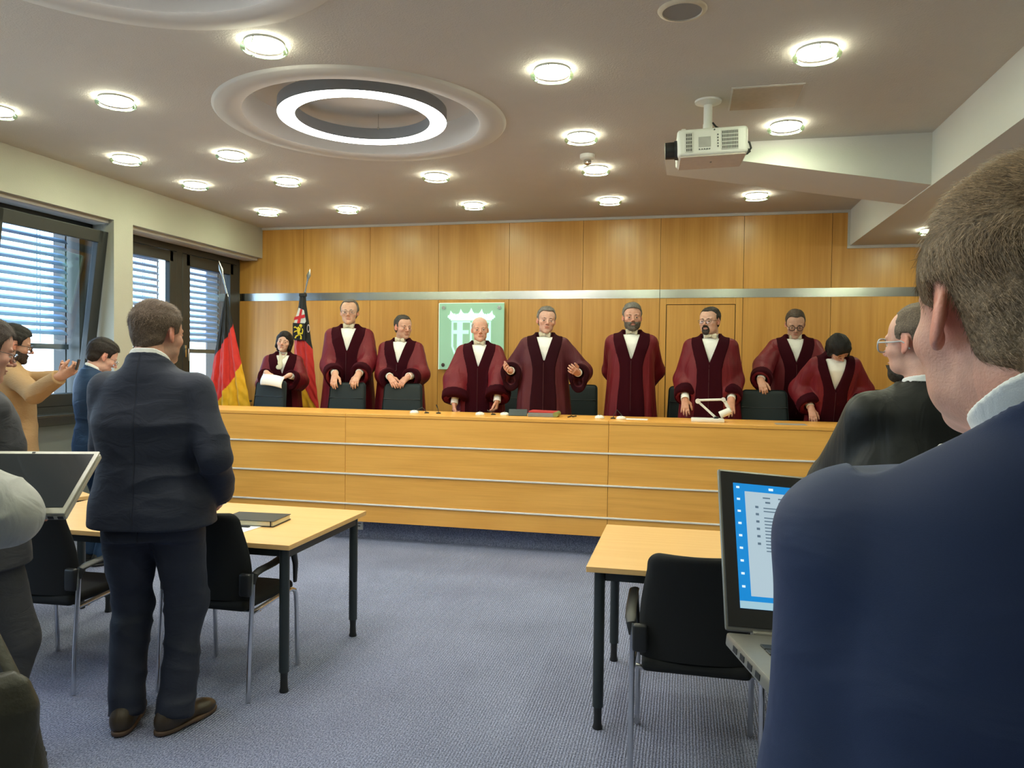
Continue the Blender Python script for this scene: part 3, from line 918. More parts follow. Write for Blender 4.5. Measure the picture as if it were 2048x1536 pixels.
# ================================================================== VISITOR CHAIRS
def visitor_chair():
    c = empty('visitor_chair', (0, 0, 0))
    # faces +Y; rear legs at y=-.24
    for s in (-1, 1):
        x = s * .245
        mb = MB(); mb.tube([(x, -.235, .004), (x, -.222, .25), (x, -.205, .45), (x, -.198, .56), (x * .985, -.19, .605)], .0115, 14)
        mb.build('leg', M['chrome'], c, smooth=50)
        mb = MB(); mb.tube([(x, .235, .004), (x, .222, .30), (x, .215, .385), (x, .200, .415), (x, .165, .43), (x, .05, .432), (x, -.10, .425), (x, -.205, .42)], .0115, 14)
        mb.build('leg', M['chrome'], c, smooth=50)
        mb = MB()
        mb.tube([(x * 1.0, -.20, .56), (x * 1.03, -.19, .605), (x * 1.05, -.15, .616), (x * 1.07, -.05, .62), (x * 1.07, .06, .632), (x * 1.07, .14, .642), (x * 1.07, .172, .632)], [.012, .016, .018, .018, .018, .018, .014], 12, flat=(1.25, .6))
        mb.tube([(x * 1.06, .16, .63), (x * 1.04, .19, .56), (x * 1.0, .205, .46)], [.017, .014, .010], 10, flat=(1.0, 1.3))
        mb.build('armrest', M['black_plastic'], c, smooth=50)
        mb = MB(); mb.box((s * .205 - .03 + s * .01, -.228, .50), (s * .205 + .03 + s * .01, -.196, .61), .012, 3); mb.build('bracket', M['black_plastic'], c, smooth=40)
    mb = MB(); mb.tube([(-.245, -.13, .415), (-.20, -.13, .405), (.20, -.13, .405), (.245, -.13, .415)], .009, 10); mb.tube([(-.245, .14, .42), (.245, .14, .42)], .009, 10); mb.build('crossbar', M['chrome'], c, smooth=50)
    def seat(u, v):
        x = (u - .5); y = (v - .5)
        return x, y
    mb = MB()
    mb.box((-.225, -.215, .425), (.225, .235, .475), .024, 4)
    for v in mb.bm.verts:
        f = (v.co.y + .2) / .43
        v.co.z += -.03 * max(0, f - .8) * 3 * .4 + .012 * math.cos(v.co.x * 5) - .012
        if v.co.y < -.1: v.co.x *= .93
    mb.build('seat', M['chair_fabric'], c, smooth=60)
    # backrest: curved shell widening at lumbar, narrower on top
    mb = MB()
    n, m_ = 16, 20
    zs = [.47 + .38 * j / 16 for j in range(17)] + [.85 + .05 * math.sin(PI / 2 * (j + 1) / 14) for j in range(14)]
    m_ = len(zs) - 1
    def prof(z, u):
        f = (z - .47) / .43
        w = .225 - .0 * f
        w = .218 + .014 * math.sin(PI * min(1, f * 1.2)) - .030 * f
        w = min(w, .20 + 0.02) if f > .5 else w
        r = .045
        e = max(0, (z - (.90 - r)) / r)
        if e > 0: w -= r * (1 - math.sqrt(max(0, 1 - min(1, e) ** 2)))
        y = -.195 - .075 * f + .018 * math.sin(PI * f) - .0
        y += .035 * (u * u)           # wraps forward at the sides
        return w, y
    F_, B_ = [], []
    for z in zs:
        rf, rb = [], []
        for i in range(n + 1):
            u = -1 + 2 * i / n
            w, y = prof(z, u)
            th = .022 * math.sqrt(max(0.03, 1 - abs(u) ** 6)) * math.sqrt(max(.06, 1 - max(0, (z - .85) / .05) ** 4)) 
            rf.append(mb.bm.verts.new((u * w, y + th, z))); rb.append(mb.bm.verts.new((u * w, y - th, z)))
        F_.append(rf); B_.append(rb)
    for j in range(m_):
        for i in range(n):
            mb.bm.faces.new((F_[j][i], F_[j][i + 1], F_[j + 1][i + 1], F_[j + 1][i]))
            mb.bm.faces.new((B_[j][i + 1], B_[j][i], B_[j + 1][i], B_[j + 1][i + 1]))
        mb.bm.faces.new((B_[j][0], F_[j][0], F_[j + 1][0], B_[j + 1][0])); mb.bm.faces.new((F_[j][n], B_[j][n], B_[j + 1][n], F_[j + 1][n]))
    for i in range(n):
        mb.bm.faces.new((F_[m_][i], F_[m_][i + 1], B_[m_][i + 1], B_[m_][i])); mb.bm.faces.new((F_[0][i + 1], F_[0][i], B_[0][i], B_[0][i + 1]))
    mb.build('backrest', M['chair_fabric'], c, smooth=70)
    return c
vc = visitor_chair()
for i, (x, y, rz, lab) in enumerate(((.065, 3.19, 0, 'black visitor chair with chrome legs in front of the right table'),
                                     (-2.235, 3.41, 0, 'black visitor chair partly hidden by the standing man in navy suit'),
                                     (-3.10, 3.26, math.radians(3), 'black visitor chair at far left, behind the laptop'))):
    o = vc if i == 0 else copy_tree(vc)
    o.location = (x, y, 0); o.rotation_euler = (0, 0, rz)
    tag(o, lab, 'chair', 'black visitor chairs with chrome legs')

# ================================================================== OFFICE CHAIRS BEHIND THE BENCH
def office_chair():
    c = empty('office_chair', (0, 0, 0))   # faces -Y, backrest plane at y=0
    mb = MB()
    mb.box((-.215, -.03, .52), (.215, .03, 1.06), .045, 4)
    mb.box((-.205, -.024, .50), (.205, .02, .60), .02, 3)
    for v in mb.bm.verts:
        f = (v.co.z - .5) / .55
        v.co.x *= 1.08 - .14 * f
        v.co.y += .05 * f * f + .0 + .02 * (v.co.x / .2) ** 2 * -1
    b = mb.build('backrest', M['office_fabric'], c, smooth=60)
    mb = MB(); mb.tube([(-.20, .045 - .06, .90), (-.1, .052 - .062, .895), (.1, .052 - .062, .895), (.20, .045 - .06, .90)], .004, 8); mb.build('seam', M['black_plastic'], b)
    mb = MB(); mb.box((-.23, -.48, .42), (.23, -.01, .50), .035, 4); mb.build('seat', M['office_fabric'], c, smooth=60)
    mb = MB(); mb.cyl((0, -.25, .08), (0, -.25, .42), .028); mb.tube([(0, -.2, .41), (0, .04, .42), (0, .06, .6)], .02); mb.build('column', M['black_plastic'], c, smooth=50)
    for k in range(5):
        a = 2 * PI * k / 5 + .3
        mb = MB(); mb.tube([(0, -.25, .11), (.15 * math.cos(a), -.25 + .15 * math.sin(a), .095), (.27 * math.cos(a), -.25 + .27 * math.sin(a), .07)], [.022, .018, .014]); l = mb.build('base_arm', M['black_plastic'], c, smooth=50)
        mb = MB(); mb.cyl((.27 * math.cos(a) - .012, -.25 + .27 * math.sin(a), .03), (.27 * math.cos(a) + .012, -.25 + .27 * math.sin(a), .03), .03, n=20); mb.build('caster', M['black_plastic'], l, smooth=40)
    return c
oc = office_chair()
for i, (x, y, rz, dz, lab) in enumerate((
        (-4.27, 7.20, -14, 0, 'dark office chair under the hands of the dark haired woman at left'),
        (-3.40, 7.22, -6, 0, 'dark office chair under the hands of the tall greying man'),
        (-2.79, 7.22, -2, 0, 'dark office chair behind which the man looking sideways folds his hands'),
        (.72, 7.25, 4, .035, 'dark office chair beside the man with round black glasses'),
        (-1.86, 8.05, -12, -.06, 'dark office chair mostly hidden behind the bald man'),
        (-1.10, 8.02, -14, .0, 'dark office chair behind the man spreading his hands'),
        (.05, 8.05, 5, -.08, 'dark office chair mostly hidden behind the man with goatee'),
        (1.86, 8.05, 6, .02, 'dark office chair behind the bowing woman'))):
    o = oc if i == 0 else copy_tree(oc)
    o.location = (x, y, .36 + dz * 0); o.rotation_euler = (0, 0, math.radians(rz))
    tag(o, lab, 'office chair', 'dark office chairs behind the bench')
# ================================================================== IMPLICIT SURFACES
def rotm(rx=0, ry=0, rz=0):
    """columns = local axes; degrees"""
    rx, ry, rz = [math.radians(a) for a in (rx, ry, rz)]
    cx, sx, cy, sy, cz, sz = math.cos(rx), math.sin(rx), math.cos(ry), math.sin(ry), math.cos(rz), math.sin(rz)
    Rx = np.array([[1, 0, 0], [0, cx, -sx], [0, sx, cx]])
    Ry = np.array([[cy, 0, sy], [0, 1, 0], [-sy, 0, cy]])
    Rz = np.array([[cz, -sz, 0], [sz, cz, 0], [0, 0, 1]])
    return Rz @ Ry @ Rx
I3 = np.eye(3)
V3 = lambda *a: np.array(a, dtype=float)

class Pr:
    """primitive: fn(X,Y,Z) -> distance, and a box it lies in"""
    def __init__(s, fn, lo, hi):
        s.fn, s.lo, s.hi = fn, np.array(lo, float), np.array(hi, float)
    def frame(s, o, R, k=1.0):
        o = np.array(o, float)
        fn = s.fn
        def g(X, Y, Z):
            x, y, z = X - o[0], Y - o[1], Z - o[2]
            a = (R[0, 0] * x + R[1, 0] * y + R[2, 0] * z) / k
            b = (R[0, 1] * x + R[1, 1] * y + R[2, 1] * z) / k
            c = (R[0, 2] * x + R[1, 2] * y + R[2, 2] * z) / k
            return fn(a, b, c) * k
        cs = np.array([[(s.lo, s.hi)[i][0], (s.lo, s.hi)[j][1], (s.lo, s.hi)[l][2]] for i in (0, 1) for j in (0, 1) for l in (0, 1)]) * k
        w = cs @ R.T + o
        return Pr(g, w.min(0), w.max(0))

def ell(c, r, R=None):
    c = np.array(c, float); r = np.array(r, float)
    def fn(x, y, z):
        k0 = np.sqrt((x / r[0]) ** 2 + (y / r[1]) ** 2 + (z / r[2]) ** 2)
        k1 = np.sqrt((x / r[0] ** 2) ** 2 + (y / r[1] ** 2) ** 2 + (z / r[2] ** 2) ** 2) + 1e-9
        return k0 * (k0 - 1) / k1
    p = Pr(fn, -r, r)
    return p.frame(c, I3 if R is None else R)

def cap(a, b, ra, rb=None, cut=False, flat=None):
    """tapered capsule; cut = flat end at b; flat=(vec, f) squashes along vec"""
    a = np.array(a, float); b = np.array(b, float)
    if rb is None: rb = ra
    d = b - a; L = np.linalg.norm(d) + 1e-9; u = d / L
    if flat is not None:
        fv = np.array(flat[0], float); fv = fv - u * (fv @ u); fv /= (np.linalg.norm(fv) + 1e-9); ff = flat[1]
    def fn(x, y, z):
        px, py, pz = x - a[0], y - a[1], z - a[2]
        h = px * u[0] + py * u[1] + pz * u[2]
        t = np.clip(h / L, 0, 1)
        qx, qy, qz = px - t * d[0], py - t * d[1], pz - t * d[2]
        if flat is not None:
            w = qx * fv[0] + qy * fv[1] + qz * fv[2]
            s_ = w * (1 / ff - 1)
            qx, qy, qz = qx + fv[0] * s_, qy + fv[1] * s_, qz + fv[2] * s_
        r = np.sqrt(qx * qx + qy * qy + qz * qz) - (ra + (rb - ra) * t)
        if flat is not None: r = r * min(1, ff)
        if cut: r = np.maximum(r, h - L)
        return r
    m = max(ra, rb)
    return Pr(fn, np.minimum(a, b) - m, np.maximum(a, b) + m)

def chain(pts, rs, **kw):
    return [cap(p, q, r0, r1, **kw) for p, q, r0, r1 in zip(pts, pts[1:], rs, rs[1:])]

def smooth_tab(zs, *cols):
    zs = np.array(zs, float)
    zz = np.linspace(zs[0], zs[-1], 160)
    w = 9
    ker = np.hanning(w + 2)[1:-1]; ker /= ker.sum()
    out = [zz]
    for c in cols:
        v = np.interp(zz, zs, c)
        out.append(np.convolve(np.pad(v, w // 2, mode='edge'), ker, mode='valid'))
    return out

def loft(zs, a, b, cx=None, cy=None, ex=2.0, fold=None):
    """stack of super-ellipses along z"""
    n = len(zs)
    zz, A, B, CX, CY = smooth_tab(zs, a, b, cx if cx is not None else [0] * n, cy if cy is not None else [0] * n)
    z0, z1 = zz[0], zz[-1]
    def fn(x, y, z):
        aa = np.interp(z.ravel(), zz, A).reshape(z.shape); bb = np.interp(z.ravel(), zz, B).reshape(z.shape)
        x0 = np.interp(z.ravel(), zz, CX).reshape(z.shape); y0 = np.interp(z.ravel(), zz, CY).reshape(z.shape)
        u, v = (x - x0) / aa, (y - y0) / bb
        rr = (np.abs(u) ** ex + np.abs(v) ** ex) ** (1 / ex) + 1e-6
        if fold is not None:
            rr = rr / (1 + fold(np.arctan2(v, u), z))
        d = (rr - 1) * np.minimum(aa, bb) * (0.55 + 0.45 * np.minimum(rr, 2) / rr)
        return np.maximum(d, np.maximum(z0 - z, z - z1))
    mx, my = max(np.abs(A)) * 1.12, max(np.abs(B)) * 1.12
    return Pr(fn, (CX.min() - mx, CY.min() - my, z0), (CX.max() + mx, CY.max() + my, z1))

def rbox(c, h, r=0.005, R=None):
    h = np.array(h, float)
    def fn(x, y, z):
        qx, qy, qz = np.abs(x) - h[0] + r, np.abs(y) - h[1] + r, np.abs(z) - h[2] + r
        return np.sqrt(np.maximum(qx, 0) ** 2 + np.maximum(qy, 0) ** 2 + np.maximum(qz, 0) ** 2) + np.minimum(np.maximum(qx, np.maximum(qy, qz)), 0) - r
    return Pr(fn, -h, h).frame(c, I3 if R is None else R)

def fnp(fn, lo, hi):
    return Pr(fn, lo, hi)

class Field:
    def __init__(s, lo, hi, h, fine=()):
        ax = []
        for i in range(3):
            v = [lo[i]]
            while v[-1] < hi[i]:
                st = h
                for (fl, fh, fs) in fine:
                    if fl[i] - h <= v[-1] <= fh[i] : st = min(st, fs)
                v.append(v[-1] + st)
            ax.append(np.array(v, dtype=np.float32))
        s.x, s.y, s.z = ax
        s.F = np.full((len(ax[0]), len(ax[1]), len(ax[2])), 1.0, dtype=np.float32)
    def sl(s, p, m):
        r = []
        for i, a in enumerate((s.x, s.y, s.z)):
            r.append(slice(max(0, int(np.searchsorted(a, p.lo[i] - m)) - 1), int(np.searchsorted(a, p.hi[i] + m)) + 1))
        return tuple(r)
    def ev(s, p, sl):
        X = s.x[sl[0]][:, None, None]; Y = s.y[sl[1]][None, :, None]; Z = s.z[sl[2]][None, None, :]
        X, Y, Z = np.broadcast_arrays(X, Y, Z)
        return p.fn(X, Y, Z).astype(np.float32)
    def add(s, ps, k=0.01):
        for p in (ps if isinstance(ps, (list, tuple)) else [ps]):
            sl = s.sl(p, k * 2 + .03)
            if any(a.stop - a.start < 2 for a in sl): continue
            d = s.ev(p, sl); f = s.F[sl]
            h = np.maximum(k - np.abs(f - d), 0) / k
            s.F[sl] = np.minimum(f, d) - h * h * k * .25
        return s
    def sub(s, ps, k=0.006):
        for p in (ps if isinstance(ps, (list, tuple)) else [ps]):
            sl = s.sl(p, k * 2 + .01)
            if any(a.stop - a.start < 2 for a in sl): continue
            d = -s.ev(p, sl); f = s.F[sl]
            h = np.maximum(k - np.abs(f - d), 0) / k
            s.F[sl] = np.maximum(f, d) + h * h * k * .25
        return s
    def isect(s, fn):
        X = s.x[:, None, None]; Y = s.y[None, :, None]; Z = s.z[None, None, :]
        X, Y, Z = np.broadcast_arrays(X, Y, Z)
        s.F = np.maximum(s.F, fn(X, Y, Z).astype(np.float32))
        return s
    def offset(s, d):
        s.F = s.F - np.float32(d); return s
    def copy(s):
        o = object.__new__(Field); o.x, o.y, o.z, o.F = s.x, s.y, s.z, s.F.copy(); return o
    def mesh(s):
        """surface nets on the (uneven) grid"""
        F = s.F.copy()
        F[0] = F[-1] = 1; F[:, 0] = F[:, -1] = 1; F[:, :, 0] = F[:, :, -1] = 1
        S = F < 0
        nx, ny, nz = F.shape
        c = [S[i:nx - 1 + i, j:ny - 1 + j, k:nz - 1 + k] for i in (0, 1) for j in (0, 1) for k in (0, 1)]
        cnt = sum(a.astype(np.int8) for a in c)
        act = (cnt > 0) & (cnt < 8)
        idx = np.full(act.shape, -1, dtype=np.int64)
        I, J, K = np.nonzero(act)
        idx[I, J, K] = np.arange(len(I))
        acc = np.zeros((len(I), 3)); num = np.zeros(len(I))
        for (a, b) in [((0, 0, 0), (1, 0, 0)), ((0, 1, 0), (1, 1, 0)), ((0, 0, 1), (1, 0, 1)), ((0, 1, 1), (1, 1, 1)),
                       ((0, 0, 0), (0, 1, 0)), ((1, 0, 0), (1, 1, 0)), ((0, 0, 1), (0, 1, 1)), ((1, 0, 1), (1, 1, 1)),
                       ((0, 0, 0), (0, 0, 1)), ((1, 0, 0), (1, 0, 1)), ((0, 1, 0), (0, 1, 1)), ((1, 1, 0), (1, 1, 1))]:
            fa = F[I + a[0], J + a[1], K + a[2]]; fb = F[I + b[0], J + b[1], K + b[2]]
            m = (fa < 0) != (fb < 0)
            t = np.where(m, fa / (fa - fb + 1e-12), 0)
            pa = np.stack([s.x[I + a[0]], s.y[J + a[1]], s.z[K + a[2]]], 1); pb = np.stack([s.x[I + b[0]], s.y[J + b[1]], s.z[K + b[2]]], 1)
            acc += (pa + (pb - pa) * t[:, None]) * m[:, None]; num += m
        V = acc / num[:, None]
        quads = []
        for ax in range(3):
            if ax == 0:
                m = S[:-1] != S[1:]; m = m[:, 1:-1, 1:-1]; i, j, k = np.nonzero(m); j, k = j + 1, k + 1
                q = np.stack([idx[i, j - 1, k - 1], idx[i, j, k - 1], idx[i, j, k], idx[i, j - 1, k]], 1); fl = S[i, j, k]
            elif ax == 1:
                m = S[:, :-1] != S[:, 1:]; m = m[1:-1, :, 1:-1]; i, j, k = np.nonzero(m); i, k = i + 1, k + 1
                q = np.stack([idx[i - 1, j, k - 1], idx[i - 1, j, k], idx[i, j, k], idx[i, j, k - 1]], 1); fl = S[i, j, k]
            else:
                m = S[:, :, :-1] != S[:, :, 1:]; m = m[1:-1, 1:-1, :]; i, j, k = np.nonzero(m); i, j = i + 1, j + 1
                q = np.stack([idx[i - 1, j - 1, k], idx[i, j - 1, k], idx[i, j, k], idx[i - 1, j, k]], 1); fl = S[i, j, k]
            q[~fl] = q[~fl][:, ::-1]
            quads.append(q)
        Q = np.concatenate(quads)
        return V, Q

def fbm(V, f, seed=0, oct_=3):
    """cheap smooth noise in about [-1,1]: warped sums of sines"""
    r = np.random.RandomState(seed)
    o = np.zeros(len(V)); a = 1.0; tot = 0
    for k in range(oct_):
        s = np.zeros(len(V))
        for q in range(4):
            d = r.normal(size=3); d /= np.linalg.norm(d)
            e = r.normal(size=3); e /= np.linalg.norm(e)
            ph = r.rand() * 6.28
            s += np.sin((V @ d) * f + ph + 1.3 * np.sin((V @ e) * f * .6 + ph * 2))
        o += a * s / 2.4; tot += a; a *= .5; f *= 2.0
    return o / tot

def vnormals(V, Q):
    n = np.cross(V[Q[:, 2]] - V[Q[:, 0]], V[Q[:, 3]] - V[Q[:, 1]])
    N_ = np.zeros_like(V)
    for k in range(4): np.add.at(N_, Q[:, k], n)
    return N_ / (np.linalg.norm(N_, axis=1, keepdims=True) + 1e-12)

def lap(V, Q, it=1, lam=.5):
    for _ in range(it):
        A = np.zeros_like(V); c = np.zeros(len(V))
        for k in range(4):
            for m in (1, 3):
                np.add.at(A, Q[:, k], V[Q[:, (k + m) % 4]]); np.add.at(c, Q[:, k], 1)
        V = V * (1 - lam) + lam * A / np.maximum(c, 1)[:, None]
    return V

# ------------------------------------------------------------------ head
def head_prims(p):
    """list of (op, prims, k) in head frame: x right, y forward, z up, origin between the ears"""
    fw = p.get('face_w', 1.0) * 1.05; jaw = p.get('jaw', 1.0); ch = p.get('cheek', 1.0); ns = p.get('nose', 1.0)
    L = []
    L.append(('+', [ell((0, -.020, .045), (.0785, .096, .083))], .01))
    L.append(('+', [ell((0, .030, .036), (.064 * fw, .053, .062))], .03))
    L.append(('+', [ell((0, .034, -.030), (.060 * fw, .048, .072))], .03))
    L.append(('+', [ell((0, .018, -.068), (.057 * jaw, .058, .034 * p.get('jowl', 1.0)))], .025))
    L.append(('+', [ell((0, .066, -.094), (.026 * jaw, .021, .017))], .022))
    L.append(('+', [ell((s * .027, .075, .021), (.026, .011, .008), rotm(0, -s * 8, 0)) for s in (-1, 1)], .012))
    L.append(('+', [ell((s * .045, .050, -.020), (.021 * ch, .027, .019)) for s in (-1, 1)], .018))
    L.append(('-', [ell((s * .0315, .0955, .002), (.0185, .0135, .0105)) for s in (-1, 1)], .010))
    L.append(('+', [ell((s * .0315, .0735, .0078 - p.get('lid', 0)), (.0165, .0160, .0085)) for s in (-1, 1)], .003))
    L.append(('+', [ell((s * .0315, .0730, -.0088), (.0160, .0150, .0056)) for s in (-1, 1)], .003))
    L.append(('+', [cap((0, .083, .012), (0, .083 + .026 * ns, -.025), .0070, .0105)], .010))
    L.append(('+', [ell((s * .0125, .094, -.031), (.0075, .0105, .0065)) for s in (-1, 1)], .006))
    L.append(('-', [ell((s * .006, .101, -.0385), (.0032, .005, .003)) for s in (-1, 1)], .002))
    L.append(('+', [ell((0, .0850, -.055), (.0255, .0085, .0050))], .006))
    L.append(('+', [ell((0, .0825, -.0650), (.0215, .0090, .0060))], .005))
    L.append(('-', [ell((0, .0945, -.0600), (.0265, .0075, .0014))], .003))
    L.append(('-', [ell((0, .099, -.0765), (.020, .010, .0050))], .010))
    for s in (-1, 1):
        R = rotm(-12, s * -6, s * 24)
        L.append(('+', [ell((s * .0785, -.006, .004), (.0060, .0175, .0290), R)], .006))
        L.append(('+', [ell((s * .0755, -.000, -.020), (.006, .009, .010), R)], .006))
        L.append(('-', [ell((s * .0860, .0020, .0065), (.0060, .0090, .0150), R)], .004))
        L.append(('-', [ell((s * .0865, -.006, .018), (.0045, .0100, .0060), R)], .004))
    return L

def hair_line(y, k=0.0):
    # height above which there is hair, going from nape (y<0) to forehead
    return np.interp(y, [-.13, -.095, -.055, -.032, -.018, .008, .016, .030, .040, .060, .10],
                     [-.050, -.052, -.058, -.040, .036, .036, -.012, -.010, .042 + k, .070 + k, .088 + k])

def hair_prims(p):
    t = p.get('hair_t', .010)
    hk = p.get('hairline', 0.0)
    st = p['hair_style']
    L = []
    if st in ('short', 'receding', 'fringe'):
        top = p.get('hair_top', t * 1.2)
        L.append(('+', [ell((0, -.020, .045 + (top - t) * .5), (.0785 + t * .7, .096 + t, .083 + (top + t) * .5))], .01))
        L.append(('+', [ell((0, .026, .040 + top * .5), (.062 + t * .55, .054 + t, .062 + top * .6))], .03))
        L.append(('+', [ell((0, -.052, -.020), (.058 + t * .3, .050 + t * .4, .052))], .03))
        def region(x, y, z):
            zl = hair_line(y.ravel(), hk).reshape(y.shape)
            zl = zl + np.where(y > .03, p.get('temple', .0) * np.minimum(1, (x / .045) ** 2), 0)
            return (zl - z) * .75
        L.append(('&', region, 0))
        if st == 'fringe':
            L.append(('&', lambda x, y, z: np.minimum((z - .062), 10) * .8 - np.maximum(0, -(y + .075)) * .6, 0))
        if st == 'receding':
            L.append(('&', lambda x, y, z: np.maximum(np.minimum((y - (.036 - .055 * np.minimum(1, (x / .05) ** 2))) * .8, (z - .075) * .8), -.02), 0))
    elif st == 'bob':
        L.append(('+', [ell((0, -.016, .048), (.086, .107, .092))], .01))
        for s in (-1, 1):
            L.append(('+', [cap((s * .070, -.002, .045), (s * .076, .008, -.055), .030, .024, flat=((1, 0, 0), .8))], .03))
            L.append(('+', [cap((s * .05, -.06, .02), (s * .052, -.055, -.075), .045, .034)], .03))
        L.append(('+', [cap((0, -.075, .02), (0, -.070, -.080), .048, .036)], .03))
        L.append(('+', [cap((-.045, .060, .085), (.05, .072, .045), .020, .016)], .03) if p.get('bangs') else ('+', [ell((0, .04, .09), (.055, .04, .045))], .03))
        if p.get('bangs'):
            L.append(('+', [cap((-.05, .05, .07), (-.058, .072, -.03), .022, .016)], .02))
        L.append(('-', [ell((.004, .088, -.012), (.050, .058, .074))], .012))
    return L

def apply_ops(F, L, o, R, s=1.0):
    for (op, ps, k) in L:
        if op == '&':
            fn = ps
            def g(X, Y, Z, fn=fn):
                x, y, z = X - o[0], Y - o[1], Z - o[2]
                a = (R[0, 0] * x + R[1, 0] * y + R[2, 0] * z) / s
                b = (R[0, 1] * x + R[1, 1] * y + R[2, 1] * z) / s
                c = (R[0, 2] * x + R[1, 2] * y + R[2, 2] * z) / s
                return fn(a, b, c) * s
            F.isect(g)
        else:
            q = [p.frame(o, R, s) for p in ps]
            (F.add if op == '+' else F.sub)(q, k * s)
    return F

def to_frame(V, o, R, s=1.0):
    return (V - o) @ R / s

def skin_cols(h, p):
    """skin colour for head-frame points h; features that stay put"""
    base = np.array(p.get('skin', (.58, .30, .19)))
    C = np.tile(base, (len(h), 1))
    def blob(c, r, col, a):
        d = np.sqrt((((h - np.array(c)) / np.array(r)) ** 2).sum(1))
        w = np.clip(1.25 - d, 0, 1)[:, None] * a
        C[:] = C * (1 - w) + np.array(col) * w
    red = base * np.array([1.05, .68, .62])
    for s in (-1, 1):
        blob((s * .045, .06, -.025), (.028, .03, .026), red, .32)
        blob((s * .08, -.005, 0), (.022, .032, .042), base * np.array([1.05, .60, .55]), .75)
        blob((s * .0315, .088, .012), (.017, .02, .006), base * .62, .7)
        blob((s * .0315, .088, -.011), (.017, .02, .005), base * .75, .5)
    blob((0, .105, -.028), (.018, .02, .018), red, .6)
    blob((0, .095, -.055), (.024, .02, .0055), base * np.array([.85, .45, .42]), .8)
    blob((0, .095, -.065), (.021, .02, .0065), base * np.array([.92, .48, .45]), .8)
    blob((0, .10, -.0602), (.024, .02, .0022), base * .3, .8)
    st = p.get('stubble', 0)
    if st:
        sc = np.array(p.get('stubble_col', (.22, .17, .14)))
        m = (h[:, 2] < -.030 + .25 * np.abs(h[:, 0]) - .1 * (h[:, 1] - .03)) & (h[:, 1] > -.025) & (h[:, 2] > -.15)
        w = np.clip((-.028 - h[:, 2]) / .02, 0, 1) * m * st
        lips = np.exp(-(h[:, 0] / .024) ** 2 - ((h[:, 2] + .060) / .011) ** 2)
        w = (w * (1 - lips) * (.75 + .25 * fbm(h, 260, 3, 2)))[:, None]
        C[:] = C * (1 - w) + sc * w
    # colour close-cropped scalp
    if p.get('scalp'):
        sc = np.array(p.get('hair_col', (.1, .07, .05)))
        zl = hair_line(h[:, 1], p.get('hairline', 0)) - .006
        w = np.clip((h[:, 2] - zl) / .008, 0, 1) * p['scalp'] * (np.abs(h[:, 0]) < .082)
        w = w[:, None]
        C[:] = C * (1 - w) + sc * w
    # keep the ears skin coloured
    return np.clip(C, 0, 1)

# ------------------------------------------------------------------ hand
def hand_prims(W, d, n, thumb, curl=(18, 28, 22), spread=4.0, s=1.0, thumb_curl=0.3):
    """W wrist, d finger direction, n palm-facing normal, thumb = +1/-1 side (along d x n)"""
    d = np.array(d, float); d /= np.linalg.norm(d)
    n = np.array(n, float); n = n - d * (n @ d); n /= np.linalg.norm(n)
    t = np.cross(d, n) * thumb
    P0 = np.array(W, float)
    q = lambda a, b, c: P0 + (d * a + t * b + n * c) * s
    out = []
    out.append(([cap(q(-.02, 0, 0), q(.02, 0, 0), .025 * s, .026 * s, flat=(n, .75))], .02))
    out.append(([cap(q(.022, .012, 0), q(.082, .022, 0), .017 * s, .0125 * s, flat=(n, .95)), cap(q(.022, -.006, -.001), q(.084, .002, -.002), .018 * s, .0125 * s, flat=(n, .9)), cap(q(.020, -.016, 0), q(.078, -.022, 0), .016 * s, .012 * s, flat=(n, .95))], .012))
    fing = [(.086, .026, .066, .0088), (.091, .009, .074, .0090), (.088, -.010, .069, .0086), (.080, -.027, .053, .0078)]
    for i, (a, b, L, r) in enumerate(fing):
        p = q(a - .010, b * .95, -.001)
        ang = math.radians((1.5 - i) * spread)
        cc = curl if not isinstance(curl[0], (tuple, list)) else curl[i]
        bend = 0
        pts = [p]
        for j, f in enumerate((.46, .30, .24)):
            bend += math.radians(cc[j])
            dd = (d * math.cos(ang) + t * math.sin(ang)) * math.cos(bend) + n * math.sin(bend)
            p = p + dd * (L + .010 if j == 0 else L) * f * s
            pts.append(p)
        out.append((chain(pts, [r * s, r * .98 * s, r * .9 * s, r * .78 * s]), .004))
    b0 = q(.018, .020, .006)
    dt = d * .72 + t * .62 + n * .30; dt /= np.linalg.norm(dt)
    b1 = b0 + dt * .040 * s
    dt2 = d * .92 + t * .22 + n * thumb_curl; dt2 /= np.linalg.norm(dt2)
    b2 = b1 + dt2 * .031 * s
    b3 = b2 + (dt2 + n * .1) * .024 * s
    out.append((chain([b0, b1, b2, b3], [.0145 * s, .0115 * s, .0108 * s, .0085 * s]), .008))
    return out

def ik(S, Wt, up, fo, pole):
    """elbow position for shoulder S, wrist target Wt"""
    S, Wt, pole = np.array(S, float), np.array(Wt, float), np.array(pole, float)
    v = Wt - S; L = np.linalg.norm(v)
    mx = (up + fo) * .995
    if L > mx: Wt = S + v / L * mx; v = Wt - S; L = mx
    u = v / L
    a = (up * up - fo * fo + L * L) / (2 * L)
    h = math.sqrt(max(1e-6, up * up - a * a))
    pp = pole - u * (pole @ u); pp /= (np.linalg.norm(pp) + 1e-9)
    return S + u * a + pp * h, Wt

